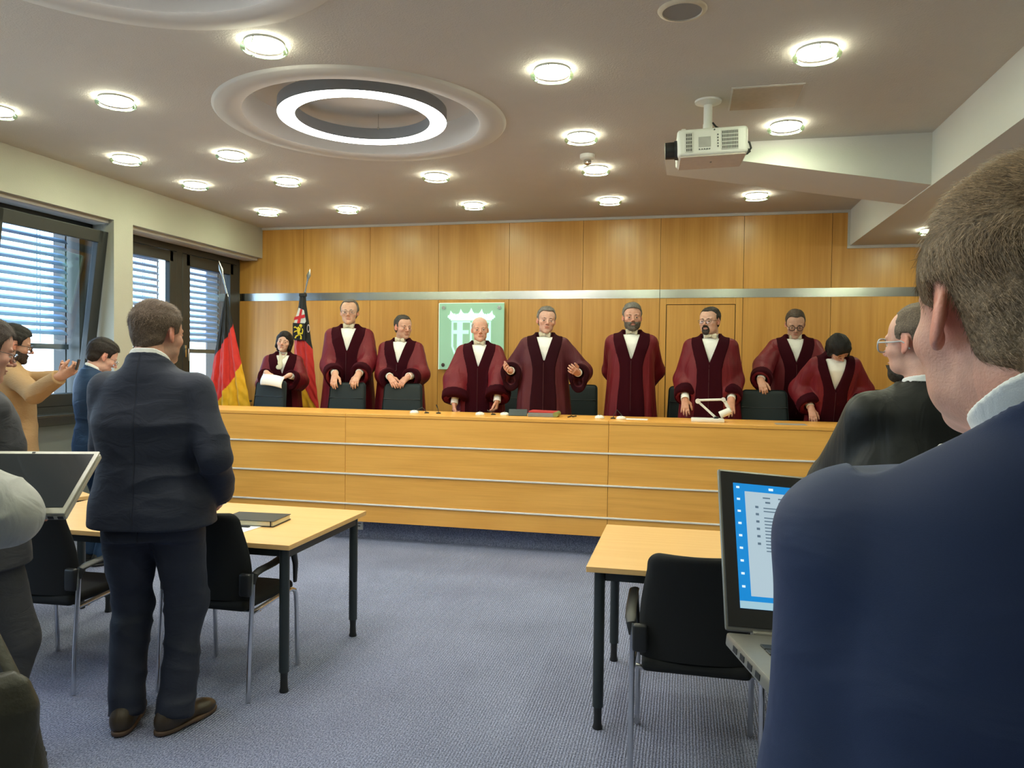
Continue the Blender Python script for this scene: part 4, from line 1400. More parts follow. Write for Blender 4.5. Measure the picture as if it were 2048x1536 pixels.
# ------------------------------------------------------------------ strands of hair
def strands(V, Nn, n, length, width, comb, lift, colr, seed=0, mask=None, segs=3, wav=.25, lenf=None):
    r = np.random.RandomState(seed)
    ids = np.arange(len(V)) if mask is None else np.nonzero(mask)[0]
    if len(ids) == 0: return np.zeros((0, 3)), np.zeros((0, 4), int), np.zeros((0, 3))
    k = r.choice(ids, n)
    P = V[k] + r.normal(size=(n, 3)) * .0012
    nn = Nn[k]
    D = comb(V[k])
    D = D + r.normal(size=(n, 3)) * wav
    D = D - nn * (D * nn).sum(1, keepdims=True)
    D /= (np.linalg.norm(D, axis=1, keepdims=True) + 1e-9)
    L = (length * (0.6 + .8 * r.rand(n)))[:, None]
    if lenf is not None: L = L * lenf(P)[:, None]
    lf = (lift * (.4 + 1.2 * r.rand(n)))[:, None]
    side = np.cross(D, nn); side /= (np.linalg.norm(side, axis=1, keepdims=True) + 1e-9)
    VV, CC = [], []
    cb = colr(V[k], r)
    for j in range(segs + 1):
        f = j / segs
        c = P + D * L * f + nn * (L * lf * f * (1 - .35 * f)) - nn * .001
        w = width * (1 - f) ** .6 * .5 + 1e-5
        VV.append(c + side * w); VV.append(c - side * w)
        CC += [cb, cb]
    VV = np.stack(VV, 1).reshape(-1, 3); CC = np.stack(CC, 1).reshape(-1, 3)
    b = (np.arange(n) * (segs + 1) * 2)[:, None]
    Q = np.concatenate([b + np.array([[2 * j, 2 * j + 1, 2 * j + 3, 2 * j + 2]]) for j in range(segs)])
    return VV, Q, CC
# ================================================================== PEOPLE
HIP = V3(0, 0, .95)
GLM = plain('black_spectacle_frame', (.012, .012, .013), .3)
GLW = plain('metal_spectacle_frame', (.35, .34, .33), .25, metal=.8)
GLC = plain('clear_grey_spectacle_frame', (.45, .47, .50), .2)
LENS = glass_mat('spectacle_lens', (.97, .98, 1), .05, .01)

def build_part(name, Fd, mat, parent, k, T=None, cols=None, amp=0.0, f=20, aniso=(1, 1, 1), seed=0, smooth=1, dmask=None, extra=None):
    V, Q = Fd.mesh()
    if len(V) == 0: return None
    if smooth: V = lap(V, Q, smooth, .45)
    if amp:
        nn = vnormals(V, Q)
        A = np.array(aniso, float)
        n1 = fbm(V * A, f, seed, 2)
        ridged = 1 - 2 * np.abs(fbm(V * A * 1.0 + .3, f * .8, seed + 5, 2)) ** .7
        dsp = amp * (.5 * n1 + .5 * ridged)
        if dmask is not None: dsp = dsp * dmask(V)
        V = V + nn * dsp[:, None]
    if extra is not None: V = extra(V, Q)
    C = cols(V) if cols is not None else None
    return arr_mesh(name, V * k, Q, mat, parent, smooth=True, cols=C)

def glasses(parent, Hp, R, s, k, style):
    """worn spectacles: rims, bridge and temples"""
    def w(p): return tuple((Hp + R @ (np.array(p) * s)) * k)
    mat, r, hw, hh, ex = {'black_round': (GLM, .0026, .0245, .022, 2.2), 'thin_black': (GLM, .0013, .026, .016, 3.0),
                          'metal': (GLW, .0012, .025, .017, 3.0), 'clear': (GLC, .0028, .026, .021, 2.6)}[style]
    g = MB()
    for sd in (-1, 1):
        pts = []
        for i in range(28):
            a = 2 * PI * i / 28
            ca, sa = math.cos(a), math.sin(a)
            x = sd * .0325 + hw * abs(ca) ** (2 / ex) * (1 if ca > 0 else -1)
            z = -.001 + hh * abs(sa) ** (2 / ex) * (1 if sa > 0 else -1)
            pts.append(w((x, .1015 - .10 * max(0, abs(x) - .03) - .0, z)))
        g.tube(pts, r * s * k, 6, closed=True)
        g.tube([w((sd * .057, .098, .006)), w((sd * .067, .088, .008)), w((sd * .076, .04, .008)), w((sd * .0815, .005, .010)), w((sd * .083, -.012, .002)), w((sd * .082, -.022, -.014))], r * .9 * s * k, 6)
    g.tube([w((-.0075, .103, .003)), w((0, .107, .006)), w((.0075, .103, .003))], r * s * k, 6)
    o = g.build('glasses', mat, parent, smooth=60)
    if style == 'thin_black': o['label'] = 'thin dark rectangular glasses'
    if style == 'clear': o['label'] = 'clear framed glasses'
    l = MB()
    for sd in (-1, 1):
        vs = []
        for i in range(24):
            a = 2 * PI * i / 24
            ca, sa = math.cos(a), math.sin(a)
            x = sd * .0325 + hw * abs(ca) ** (2 / ex) * (1 if ca > 0 else -1)
            z = -.001 + hh * abs(sa) ** (2 / ex) * (1 if sa > 0 else -1)
            vs.append(l.bm.verts.new(w((x, .1015 - .10 * max(0, abs(x) - .03), z))))
        l.bm.faces.new(vs)
    l.build('lens', LENS, o)

def person(name, label, loc, yaw, h=1.80, bulk=1.0, head=(0, 0, 0), head_s=1.0, head_off=(0, 0, 0), arms=None, outfit='robe', lean=0, sidelean=0, hy=0.0,
           hp=None, res=.012, hres=.0045, hand_res=.005, legs=None, group=None, glass=None, cloth=None, folds=1.0, strand=None, brows=(.06, .045, .035), beard=None, sleeve=1.0, bow=True, vneck=True, body_res=None):
    """arms: {side: dict(w=wrist, pole=, d=, n=, curl=, thumb=)} side +1 = the person's right (local +x), all local metres"""
    hp = dict(hp or {})
    _s = np.array(hp.get('skin', (.58, .30, .19))); hp['skin'] = tuple(_s * np.array([1.02, 1.07, 1.17]))
    k = h / 1.80
    root = empty(name, loc, math.radians(yaw), label, 'person', group)
    RU = rotm(lean, sidelean, 0)
    up = lambda p: HIP + RU @ (np.array(p, float) - HIP)
    RH = RU @ rotm(head[1], head[2], head[0])
    piv = V3(0, -.02 + hy, 1.556)
    Hp = up(piv) + RH @ V3(0, .030, .085) + np.array(head_off)
    nb = up(V3(0, -.025, 1.50 + (cloth or {}).get('cu', 0)))
    hs = head_s
    b = bulk
    arms = arms or {}
    A = {}
    for sd in (-1, 1):
        S = up(V3(sd * (.172 + .05 * (b - 1)), -.008, 1.418 - (cloth or {}).get('sh_drop', 0)))
        a = dict(arms.get(sd, {}))
        if 'w' not in a:
            a['w'] = V3(sd * .27, .04, .80) * k
            a.setdefault('d', (0, .05, -1)); a.setdefault('n', (-sd, 0, 0)); a.setdefault('pole', (sd * .4, -1, 0))
        wt = np.array(a['w'], float) / k
        E, Wt = ik(S, wt, .30, .265, a.get('pole', (sd * .6, -.6, -.6)))
        a.update(S=S, E=E, W=Wt)
        a.setdefault('d', tuple(Wt - E)); a.setdefault('n', (-sd, 0, 0)); a.setdefault('curl', (14, 22, 18))
        # palm normal x finger direction: choose the thumb side that a real hand of this side has
        # (right hand, fingers down, palm to -x (towards body): thumb to +y)
        a['thumb'] = a.get('thumb', 1 if sd > 0 else -1) * 1
        A[sd] = a
    lg = legs or {-1: ((-.105, 0, .09), (0, 1, 0)), 1: ((.105, 0, .09), (0, 1, 0))}
    LG = {}
    for sd in (-1, 1):
        an, kd = lg[sd]
        hj = V3(sd * .09, 0, .93)
        Kn, An = ik(hj, np.array(an, float), .44, .425, np.array(kd, float))
        LG[sd] = (hj, Kn, An)
    # ---- body: one continuous surface
    pts = [Hp, Hp + V3(0, 0, .14)] + [A[s][q] for s in A for q in ('S', 'E', 'W')] + [LG[s][q] for s in LG for q in (1, 2)]
    for s in A: pts.append(A[s]['W'] + np.array(A[s]['d'], float) / np.linalg.norm(A[s]['d']) * .2)
    P_ = np.array(pts)
    lo, hi = P_.min(0) - .16, P_.max(0) + .16
    lo[2] = -.0; lo[1] = min(lo[1], -.2); hi[1] = max(hi[1], .2)
    fine = [(Hp - .135 * hs, Hp + .15 * hs, hres)]
    for s in A:
        d_ = np.array(A[s]['d'], float); d_ /= np.linalg.norm(d_)
        c_ = A[s]['W'] + d_ * .09
        if not A[s].get('hidden'):
            fine.append((c_ - .105, c_ + .105, hand_res))
    Fb = Field(lo, hi, res * 1.15, fine)
    tz = [.84, .98, 1.10, 1.30, 1.40, 1.47, 1.505]
    tor = loft(tz, [.15 * b, .165 * b, .145 * b, .165 * b, .16, .11, .06], [.10 * b, .105 * b, .095 * b, .11 * b, .10, .08, .055], cy=[0, 0, .01, 0, -.01, -.02, -.03])
    tor = tor  # defined in the straight pose; lean about the hips
    def lf(p): return p.frame(HIP - RU @ HIP, RU) if lean or sidelean else p
    Fb.add(lf(tor), .03)
    Fb.add(cap(A[-1]['S'], A[1]['S'], .045), .05)
    for s in A:
        a = A[s]
        Fb.add(cap(a['S'], a['E'], .047, .038), .03); Fb.add(cap(a['E'], a['W'], .038, .0255), .02)
        for ps, kk in hand_prims(a['W'], a['d'], a['n'], a['thumb'], a['curl'], a.get('spread', 4), a.get('hs', 1.0), a.get('tc', .3)): Fb.add(ps, kk)
    for s in LG:
        hj, Kn, An = LG[s]
        Fb.add(cap(hj, Kn, .075, .050), .03); Fb.add(cap(Kn, An, .050, .034), .02)
        Fb.add(cap(An, An + V3(0, .12, -.045), .032, .025), .02)
    Fh = Fb
    nw = hp.get('neck', 1.0)
    apply_ops(Fh, head_prims(hp), Hp, RH, hs)
    sk0 = Hp + RH @ (V3(0, -.036, -.045) * hs)
    Fh.add(cap(sk0, nb, .052 * nw, .061 * nw), .022)
    V, Q = Fb.mesh()
    V = lap(V, Q, 1, .3)
    def scol(V):
        hf = to_frame(V, Hp, RH, hs)
        C = skin_cols(hf, hp)
        far = np.linalg.norm(V - Hp, axis=1) > .17
        C[far] = np.array(hp.get('skin', (.58, .30, .19))) * np.array([1.0, .93, .9])
        return C
    body = arr_mesh('body', V * k, Q, M['skin'], root, smooth=True, cols=scol(V))
    # eyes
    er = .0128 * hs
    for s in (-1, 1):
        c = Hp + RH @ (V3(s * .0315, .0735, .0005) * hs)
        m_ = MB(); m_.lathe([(er * math.sin(t), er * math.cos(t)) if 0 < t < PI else (0, er * math.cos(t)) for t in np.linspace(0, PI, 15)], n=18)
        gz = hp.get('gaze', (0, 0))
        Rz = Matrix((RH @ rotm(gz[1], 0, gz[0])).tolist()).to_4x4() @ Matrix.Rotation(-PI / 2, 4, 'X')
        m_.xf(Matrix.Scale(k, 4) @ Matrix.Translation(c) @ Rz)
        e = m_.build('eyeball', M['eye'], root, smooth=80)
        me = e.data
        co = np.zeros(len(me.vertices) * 3); me.vertices.foreach_get('co', co); co = co.reshape(-1, 3) / k - c
        fw = RH @ rotm(gz[1], 0, gz[0]) @ V3(0, 1, 0)
        ca = co @ fw / er
        C = np.where((ca > .86)[:, None], np.array([[.05, .035, .025]]), np.array([[.62, .58, .54]]))
        at = me.color_attributes.new('Col', 'FLOAT_COLOR', 'POINT'); at.data.foreach_set('color', np.c_[C, np.ones(len(C))].astype(np.float32).ravel())
    # eyebrows
    if brows is not None:
        fb_ = Field(Hp - .13, Hp + .13, hres * .8, [])
        th = hp.get('brow_t', .0032)
        ops = [('+', [cap((s * .013, .0865, .0200), (s * .030, .0870, .0235), th, th), cap((s * .030, .0870, .0235), (s * .048, .0745, .0190), th, th * .6)], .003) for s in (-1, 1)]
        apply_ops(fb_, ops, Hp, RH, hs)
        build_part('eyebrows', fb_, M['beard'], root, k, cols=lambda V: np.tile(np.array(brows), (len(V), 1)))
    hc = np.array(hp.get('hair_col', (.1, .07, .05))); hc2 = np.array(hp.get('hair_col2', hc))
    def hcol(V):
        hf = to_frame(V, Hp, RH, hs)
        g = np.clip(.5 + .5 * fbm(hf * np.array([1, 1, .7]), 180, 9, 2), 0, 1)
        sidef = np.clip((.07 - hf[:, 2]) / .08, 0, 1) * hp.get('grey_sides', .5) + g * .5
        w = np.clip(sidef, 0, 1)[:, None]
        return hc * (1 - w) + hc2 * w
    if hp.get('hair_style'):
        m = .16 * hs
        fh = Field(Hp - m, Hp + m, hres * 1.0, [])
        apply_ops(fh, hair_prims(hp), Hp, RH, hs)
        Vh, Qh = fh.mesh()
        Vh = lap(Vh, Qh, 2, .4)
        nh = vnormals(Vh, Qh)
        hf = to_frame(Vh, Hp, RH, hs)
        Vh = Vh + nh * (fbm(hf * np.array([1.0, .35, .6]), 170, 4, 2) * .0026 * hp.get('rough', 1.0) * hs)[:, None]
        Ch = hcol(Vh)
        if strand:
            cb = strand.get('comb')
            def comb(P):
                f = to_frame(P, Hp, RH, hs)
                if cb is None:
                    t_ = np.clip((f[:, 2] - .05) / .05, 0, 1); d = np.stack([f[:, 0] * 5 * t_, -.75 + 1.65 * t_, -.9 + 1.05 * t_], 1)
                else: d = cb(f)
                return d @ RH.T
            def cr(P, r):
                c0 = hcol(P); return np.clip(c0 * (.55 + .9 * r.rand(len(P), 1)), 0, 1)
            hfm = hf[:, 2] > hair_line(hf[:, 1], hp.get('hairline', 0)) - .004
            SV, SQ, SCc = strands(Vh, nh, strand['n'], strand['len'], strand['w'], comb, strand.get('lift', .35), cr, 3, hfm, wav=strand.get('wav', .25), lenf=lambda P: (lambda f: np.clip((f[:, 2] + .045) / .13, .30, 1) * np.clip(1.5 - np.clip(f[:, 1] - .01, 0, 1) * 14 * (f[:, 2] < .085), .25, 1))(to_frame(P, Hp, RH, hs)))
            Qh = np.concatenate([Qh, SQ + len(Vh)]); Vh = np.concatenate([Vh, SV]); Ch = np.concatenate([Ch * .75, SCc])
        arr_mesh('hair', Vh * k, Qh, M['hair'], root, smooth=True, cols=Ch)
    if beard:
        fd = Field(Hp - V3(.1, .1, .15) * hs, Hp + V3(.1, .13, .02) * hs, hres * .9, [])
        apply_ops(fd, head_prims(hp), Hp, RH, hs)
        fd.offset(beard.get('t', .004) * hs)
        kind = beard['kind']
        def reg(x, y, z):
            if kind == 'full':
                r = np.maximum(z + .040 - .45 * np.maximum(0, .05 - y) - 0, .012 - y)
                r = np.maximum(r, z + .047 + .0 * x - np.abs(x) * .30)
            elif kind == 'chin':
                r = np.sqrt((x / .050) ** 2 + ((z + .092) / .036) ** 2) * .035 - .035
                r = np.maximum(r, .012 - y)
            else:
                r = np.sqrt((x / .034) ** 2 + ((z + .075) / .042) ** 2) * .03 - .03
                r = np.maximum(r, .04 - y)
            lips = .010 - np.sqrt((x * .42) ** 2 + ((z + .0605)) ** 2)
            lips = np.where(y > .05, lips, -1)
            return np.maximum(r, lips)
        apply_ops(fd, [('&', reg, 0)], Hp, RH, hs)
        bc = np.array(beard.get('col', (.1, .09, .08)))
        build_part('beard', fd, M['beard'], root, k, cols=lambda V: np.clip(bc * (1 + .5 * fbm(V, 400, 2, 2)[:, None]), 0, 1))
    if glass: glasses(root, Hp, RH, hs, k, glass)

    cm = cloth or {}
    # ---- shirt: chest, collar band and cuffs
    def tiltcut(c, cd, s_):
        m = cd + RU @ V3(0, s_, 0); m /= np.linalg.norm(m)
        return fnp(lambda X, Y, Z: -((X - c[0]) * m[0] + (Y - c[1]) * m[1] + (Z - c[2]) * m[2]), c - V3(.14, .14, .05), c + V3(.14, .14, .10))

    def shirt(cuffs=True, collar_h=1.0, chest=True):
        fs = Field(V3(-.42, -.3, .95), V3(.42, .45, 1.68), min(res, .009), [(nb - V3(.085, .09, .02), nb + V3(.085, .12, .085), .0030)])
        if chest: fs.add(lf(loft([.98, 1.1, 1.3, 1.40, 1.45, 1.49], [.16 * b, .15 * b, .168 * b, .165, .14, .10], [.12 * b, .12 * b, .128 * b, .120, .105, .08], cy=[0.01, .01, .005, -.002, -.012, -.02])), .02)
        cdir = sk0 - nb; cdir /= np.linalg.norm(cdir)
        c0, c1 = nb - cdir * .012, nb + cdir * (.050 * collar_h)
        fs.add(cap(c0, c1 + cdir * .03, .0675 * nw, .0665 * nw, cut=True), .01)
        fs.sub(tiltcut(c1, cdir, .50 if outfit == 'suit' else .2), .003)
        fs.sub(cap(c0 - cdir * .0, c1 + cdir * .1, .0605 * nw, .0595 * nw), .002)
        # collar points open at the front
        if bow or vneck: fs.sub(cap(c0 + RU @ V3(0, .10, .075), c1 + RU @ V3(0, .11, .05), .028, .032), .004)
        o = build_part('shirt', fs, cm.get('shirt', M['shirt']), root, k, amp=.0007, f=20)
        if cuffs:
            for s in A:
                a = A[s]
                if a.get('hidden'): continue
                u = a['W'] - a['E']; u /= np.linalg.norm(u)
                fc = Field(a['W'] - .085, a['W'] + .085, .0035, [])
                e = a.get('cuff', .012)
                fc.add(cap(a['W'] - u * .07, a['W'] + u * e, .036, .037, cut=True), .004)
                fc.sub(cap(a['W'] - u * .01, a['W'] + u * (e + .03), .0295, .031), .002)
                build_part('shirt_cuff', fc, cm.get('shirt', M['shirt']), root, k, smooth=0)
        return o

    def arm_cloth(F, a, r0, r1, r2, kk=.02, back=.012, r1b=None):
        u = a['W'] - a['E']; u /= np.linalg.norm(u)
        F.add(cap(a['S'] + V3(0, 0, -.004), a['E'], r0, r1), kk)
        F.add(cap(a['E'], a['W'] - u * back, r1b or r1, r2, cut=True), .012)

    ex_lo, ex_hi = P_.min(0) - .2, P_.max(0) + .2
    if outfit == 'robe' or outfit == 'black_robe':
        shirt(cuffs=outfit == 'robe', collar_h=.72)
        rm = cm.get('robe', M['robe']); vm = cm.get('velvet', M['velvet'])
        z_lo = cm.get('z_lo', .12)
        fr = Field((min(ex_lo[0], -.40), -.36, z_lo - .02), (max(ex_hi[0], .40), max(ex_hi[1], .38), 1.66), res, [(V3(-2, -2, .9), V3(2, 2, 1.66), res * .85)])
        fl = lambda th, z: folds * (.030 * np.clip((1.38 - z) * 1.6, 0, 1.3)) * (np.sin(9 * th + 1.2 * np.sin(2 * th + h * 20)) * .6 + .5 * np.sin(15 * th + h * 31 + z * 2))
        rt = loft([z_lo, .60, .90, 1.10, 1.25, 1.36, 1.43, 1.475, 1.505, 1.53], [.30 * b, .275 * b, .25 * b, .235 * b, .225 * b, .212, .190, .150, .108, .080], [.22 * b, .20 * b, .185 * b, .172 * b, .165 * b, .150, .130, .110, .094, .080], cy=[0, 0, .01, .012, .01, .002, -.01, -.02, -.028, -.03], ex=2.15, fold=fl)
        fr.add(lf(rt), .03)
        fr.add(cap(A[-1]['S'] + V3(.02, 0, 0), A[1]['S'] - V3(.02, 0, 0), .060), .06)
        slv = []
        for s in A:
            a = A[s]
            u = a['W'] - a['E']; u /= np.linalg.norm(u)
            sw = sleeve * a.get('sleeve', 1.0)
            drop = a.get('drop', .055)
            hang = math.sqrt(max(0, 1 - u[2] ** 2))          # how horizontal the forearm is
            ps = [cap(a['S'], a['E'] + V3(s * .012, 0, 0), .070, .092 * sw), cap(a['E'] + V3(s * .012, 0, -.01), a['W'] - u * .035 + V3(0, 0, -.015 * hang), .094 * sw, .086 * sw, cut=True)]
            e0, e1 = a['E'] + V3(0, 0, -.02 - drop * .6 * hang), a['W'] - u * .05 + V3(0, 0, -drop * hang)
            ps.append(cap(e0, e1, .080 * sw, .088 * sw, cut=True, flat=(np.cross(u, V3(0, 0, 1)), .75) if hang > .5 else None))
            for p_ in ps: fr.add(p_, .035)
            slv.append((a, u, sw, drop, hang))
        # neck opening and V front
        fr.sub(cap(nb - V3(0, 0, .0), sk0 + V3(0, 0, .05), .074 * nw, .085), .008)
        zV = cm.get('zv', 1.265)
        def vee(x, y, z):
            return np.maximum(np.maximum((np.abs(x) - (z - zV) * .33 - .002) * .9, .03 - y), zV - z)
        if vneck:
            vp = fnp(vee, (-.12, .02, zV), (.12, .35, 1.62))
            fr.sub(lf(vp), .004)
        base = fr.copy()
        for (a, u, sw, drop, hang) in slv:
            fr.sub(cap(a['W'] - u * .11 + V3(0, 0, -.012 * hang), a['W'] + u * .10 + V3(0, 0, -.012 * hang), .045, .077 * sw), .01)
            if drop * hang > .03: fr.sub(cap(a['W'] - u * .10 + V3(0, 0, -drop * hang), a['W'] + u * .1 + V3(0, 0, -drop * hang), .03, .072 * sw), .015)
        Fr = fr
        # velvet: front panels, shoulders, cuffs
        if outfit == 'robe':
            VW = smooth_tab([0, .9, 1.08, 1.20, 1.28, 1.35, 1.40, 1.44, 1.55], [.145, .122, .106, .104, .120, .143, .158, .166, .168])
            def vreg(x, y, z):
                p = np.stack([x, y, z], -1) if (lean or sidelean) else None
                if p is not None:
                    q_ = (p - HIP) @ RU + HIP; x, y, z = q_[..., 0], q_[..., 1], q_[..., 2]
                w = np.interp(z.ravel(), *VW).reshape(z.shape) * (.9 + .1 * b)
                d = np.maximum(np.abs(x) - w, 0 - y)
                d2 = np.maximum(np.abs(x) - w, 1.41 - z)
                return np.minimum(d, d2)
            fv = fr.copy(); fv.offset(.006)
            fv.isect(vreg)
            # keep V opening
            X = lf(fnp(vee, (-.12, .02, zV), (.12, .35, 1.62))); fv.sub(X, .002)
            fv.sub(cap(nb - V3(0, 0, .0), sk0 + V3(0, 0, .05), .074 * nw, .085), .004)
            rd = lambda V: np.clip((1.50 - V[:, 2]) * 6, .15, 1)
            seed = int(h * 100) % 17
            build_part('velvet_trim', fv, vm, root, k, amp=.009 * folds, f=11, aniso=(1.5, 1.5, .35), seed=seed, dmask=rd)
            for (a, u, sw, drop, hang) in slv:
                if a.get('hidden'): continue
                s_ = 1 if a is A[1] else -1
                fc = Field(a['W'] - .26, a['W'] + .26, res * .9, [])
                fc.add([cap(a['E'] + V3(s_ * .012, 0, -.01), a['W'] - u * .035 + V3(0, 0, -.015 * hang), .094 * sw, .086 * sw, cut=True),
                        cap(a['E'] + V3(0, 0, -.02 - drop * .6 * hang), a['W'] - u * .05 + V3(0, 0, -drop * hang), .080 * sw, .088 * sw, cut=True, flat=(np.cross(u, V3(0, 0, 1)), .75) if hang > .5 else None)], .035)
                fc.offset(.008)
                fc.isect(lambda X, Y, Z: (lambda q: np.maximum(-q - .105, q + .025))((X - a['W'][0]) * u[0] + (Y - a['W'][1]) * u[1] + (Z - a['W'][2]) * u[2]))
                fc.sub(cap(a['W'] - u * .13 + V3(0, 0, -.012 * hang), a['W'] + u * .10 + V3(0, 0, -.012 * hang), .045, .077 * sw), .01)
                if drop * hang > .03: fc.sub(cap(a['W'] - u * .13 + V3(0, 0, -drop * hang), a['W'] + u * .1 + V3(0, 0, -drop * hang), .03, .072 * sw), .015)
                build_part('velvet_cuff', fc, vm, root, k, amp=.009 * folds, f=11, aniso=(1.5, 1.5, .35), seed=seed, dmask=rd)
        rd = lambda V: np.clip((1.50 - V[:, 2]) * 6, .15, 1)
        seed = int(h * 100) % 17
        build_part('robe', Fr, rm, root, k, amp=.009 * folds, f=11, aniso=(1.5, 1.5, .35), seed=seed, dmask=rd)
        if outfit == 'robe':
            # thin dark tube drawn for the fold line down the front
            iy = int(np.searchsorted(fr.x, .0))
            pl = []
            for z in np.arange(max(z_lo + .05, .8), zV - .005, .03):
                kz = int(np.searchsorted(fr.z, z)); col = base.F[iy, :, kz]; ins = np.nonzero(col < 0)[0]
                if len(ins): pl.append((0.002 * k, (fr.y[ins[-1]] + .0135) * k, z * k))
            if len(pl) > 3:
                m_ = MB(); m_.tube(pl, .0022 * k, 6); m_.build('front_fold_line', M['fold_line'], root, smooth=60)
    if outfit == 'robe' and bow:
        bc = nb + (sk0 - nb) / np.linalg.norm(sk0 - nb) * .012 + RU @ V3(0, .090 * nw, .0)
        ff = Field(bc - V3(.08, .04, .05), bc + V3(.08, .05, .05), .004, [])
        ff.add([cap(bc, bc + RU @ V3(s * .044, -.004, .003 * s), .009, .026, flat=((0, 1, 0), .42)) for s in (-1, 1)], .004)
        ff.add(ell(bc + V3(0, .004, 0), (.011, .011, .013)), .003)
        ff.isect(lambda X, Y, Z: np.abs(X - bc[0]) - .052)
        build_part('bow_tie', ff, M['bow'], root, k, amp=.001, f=60)
    if outfit in ('suit', 'casual'):
        jm = cm['jacket']; hem = cm.get('hem', .80)
        sh_ = cm.get('collar', True)
        if sh_: shirt(cuffs=cm.get('cuffs', True), chest=True)
        fj = Field((min(ex_lo[0], -.36), min(ex_lo[1], -.32), hem - .03), (max(ex_hi[0], .36), max(ex_hi[1], .34), 1.62), res * .85, [(V3(-2, -2, 1.40), V3(2, 2, 1.62), res * .6)] if res > .006 else [])
        hemf = lambda th, z: cm.get('flare', .012) * np.clip((1.0 - z) * 5, 0, 1) * np.sin(5 * th + .8)
        jt = loft([hem, .92, 1.0, 1.12, 1.28, 1.38, 1.44, 1.48, 1.51, 1.535], [.212 * b, .205 * b, .196 * b, .184 * b, .200 * b, .203 * (.5 + .5 * b), .188, .140, .098, .078], [.162 * b, .160 * b, .152 * b, .144 * b, .152 * b, .140, .122, .105, .090, .078], cy=[.005, .005, .01, .012, .002, -.006, -.014, -.024, -.03, -.03], ex=2.2, fold=hemf)
        fj.add(lf(jt), .02)
        fj.add(cap(A[-1]['S'], A[1]['S'], .058 * (.6 + .4 * b)), .05)
        kk = cm.get('arm', 1.0)
        for s in A: arm_cloth(fj, A[s], .066 * kk, .062 * kk, .047 * kk, .022, cm.get('cuff_back', .012))
        # collar
        cdir = sk0 - nb; cdir /= np.linalg.norm(cdir)
        if sh_:
            fj.add(cap(nb - cdir * .03, nb + cdir * .062, .087 * nw, .0765 * nw, cut=True), .018)
            fj.sub(tiltcut(nb + cdir * .028, cdir, .50), .004)
        else:
            fj.add(cap(nb - cdir * .03, nb + cdir * .012, .088 * nw, .074 * nw, cut=True), .015)
        fj.sub(cap(nb - cdir * .03, sk0 + cdir * .08, .0695 * nw, .0715 * nw), .003)
        if cm.get('open', sh_):
            zV = cm.get('zv', 1.16)
            fj.sub(lf(fnp(lambda x, y, z: np.maximum(np.maximum((np.abs(x) - (z - zV) * .26) * .9, .045 - y), zV - z), (-.12, .02, zV), (.12, .35, 1.62))), .006)
        if hem < .9:
            for s in LG:
                hj, Kn, An = LG[s]
                fj.add(cap(hj + V3(s * .01, .0, .02), hj + (Kn - hj) * .3, .115 * b, .112 * b), .05)
            fj.isect(lambda X, Y, Z: (hem + .012) - Z)
            fj.sub(lf(loft([hem - .05, hem + .06], [.175 * b] * 2, [.125 * b] * 2)), .004)
            if cm.get('vents'):
                for s in (-1, 1):
                    fj.sub(cap((s * .125 * b, -.16 * b, hem - .05), (s * .118 * b, -.165 * b, hem + .20), .006, .002), .006)
        wr = cm.get('wrinkle', .005)
        S1, S2 = A[-1], A[1]
        def wm(V):
            m = .45 + .0 * V[:, 0]
            for a in (S1, S2):
                m = m + 1.0 * np.exp(-(((V - a['E']) ** 2).sum(1)) / .015)
            m = m + .6 * np.exp(-((V[:, 2] - 1.08) / .09) ** 2)
            return np.clip(m, 0, 1.4) * np.clip((1.47 - V[:, 2]) * 8, .1, 1)
        jo = build_part(cm.get('jname', 'jacket'), fj, jm, root, k, amp=wr, f=cm.get('wf', 14), aniso=(1, 1, 2.2), seed=3 + int(h * 50), dmask=wm)
        if cm.get('flap'):
            # back pocket flap seen on the right hip: slim raised panel following the jacket
            V_, Q_ = None, None
    if outfit in ('suit', 'casual', 'black_robe') and not cm.get('no_trousers'):
        tm = cm.get('trousers', cm.get('jacket', M['black_lining']))
        ft = Field((min(-.30, min(LG[s][2][0] for s in LG) - .14), min(-.25, min(LG[s][2][1] for s in LG) - .14), .015), (max(.30, max(LG[s][2][0] for s in LG) + .14), max(.26, max(LG[s][2][1] for s in LG) + .16), 1.02), res, [])
        w_ = cm.get('leg_w', 1.0)
        ft.add(loft([.80, .90, 1.0], [.158 * b, .162 * b, .155 * b], [.122 * b, .12 * b, .112 * b], ex=2.1), .02)
        for s in LG:
            hj, Kn, An = LG[s]
            ft.add(cap(hj, Kn, .104 * w_ * (.5 + .5 * b), .086 * w_), .03)
            e_ = An - V3(0, 0, .035)
            ft.add(cap(Kn, e_, .086 * w_, .074 * w_, cut=True, flat=(V3(1, 0, 0), .92)), .02)
        ft.isect(lambda X, Y, Z: .02 - Z)
        def tmk(V):
            m = .35 + 0 * V[:, 0]
            for s in LG: m = m + .9 * np.exp(-(((V - LG[s][1]) ** 2).sum(1)) / .03) + .9 * np.exp(-(((V - LG[s][2]) ** 2).sum(1)) / .012)
            return m + .5 * np.exp(-((V[:, 2] - .80) / .08) ** 2)
        build_part('trousers', ft, tm, root, k, amp=cm.get('twr', .005), f=13, aniso=(1, 1, 2.4), seed=11, dmask=tmk)
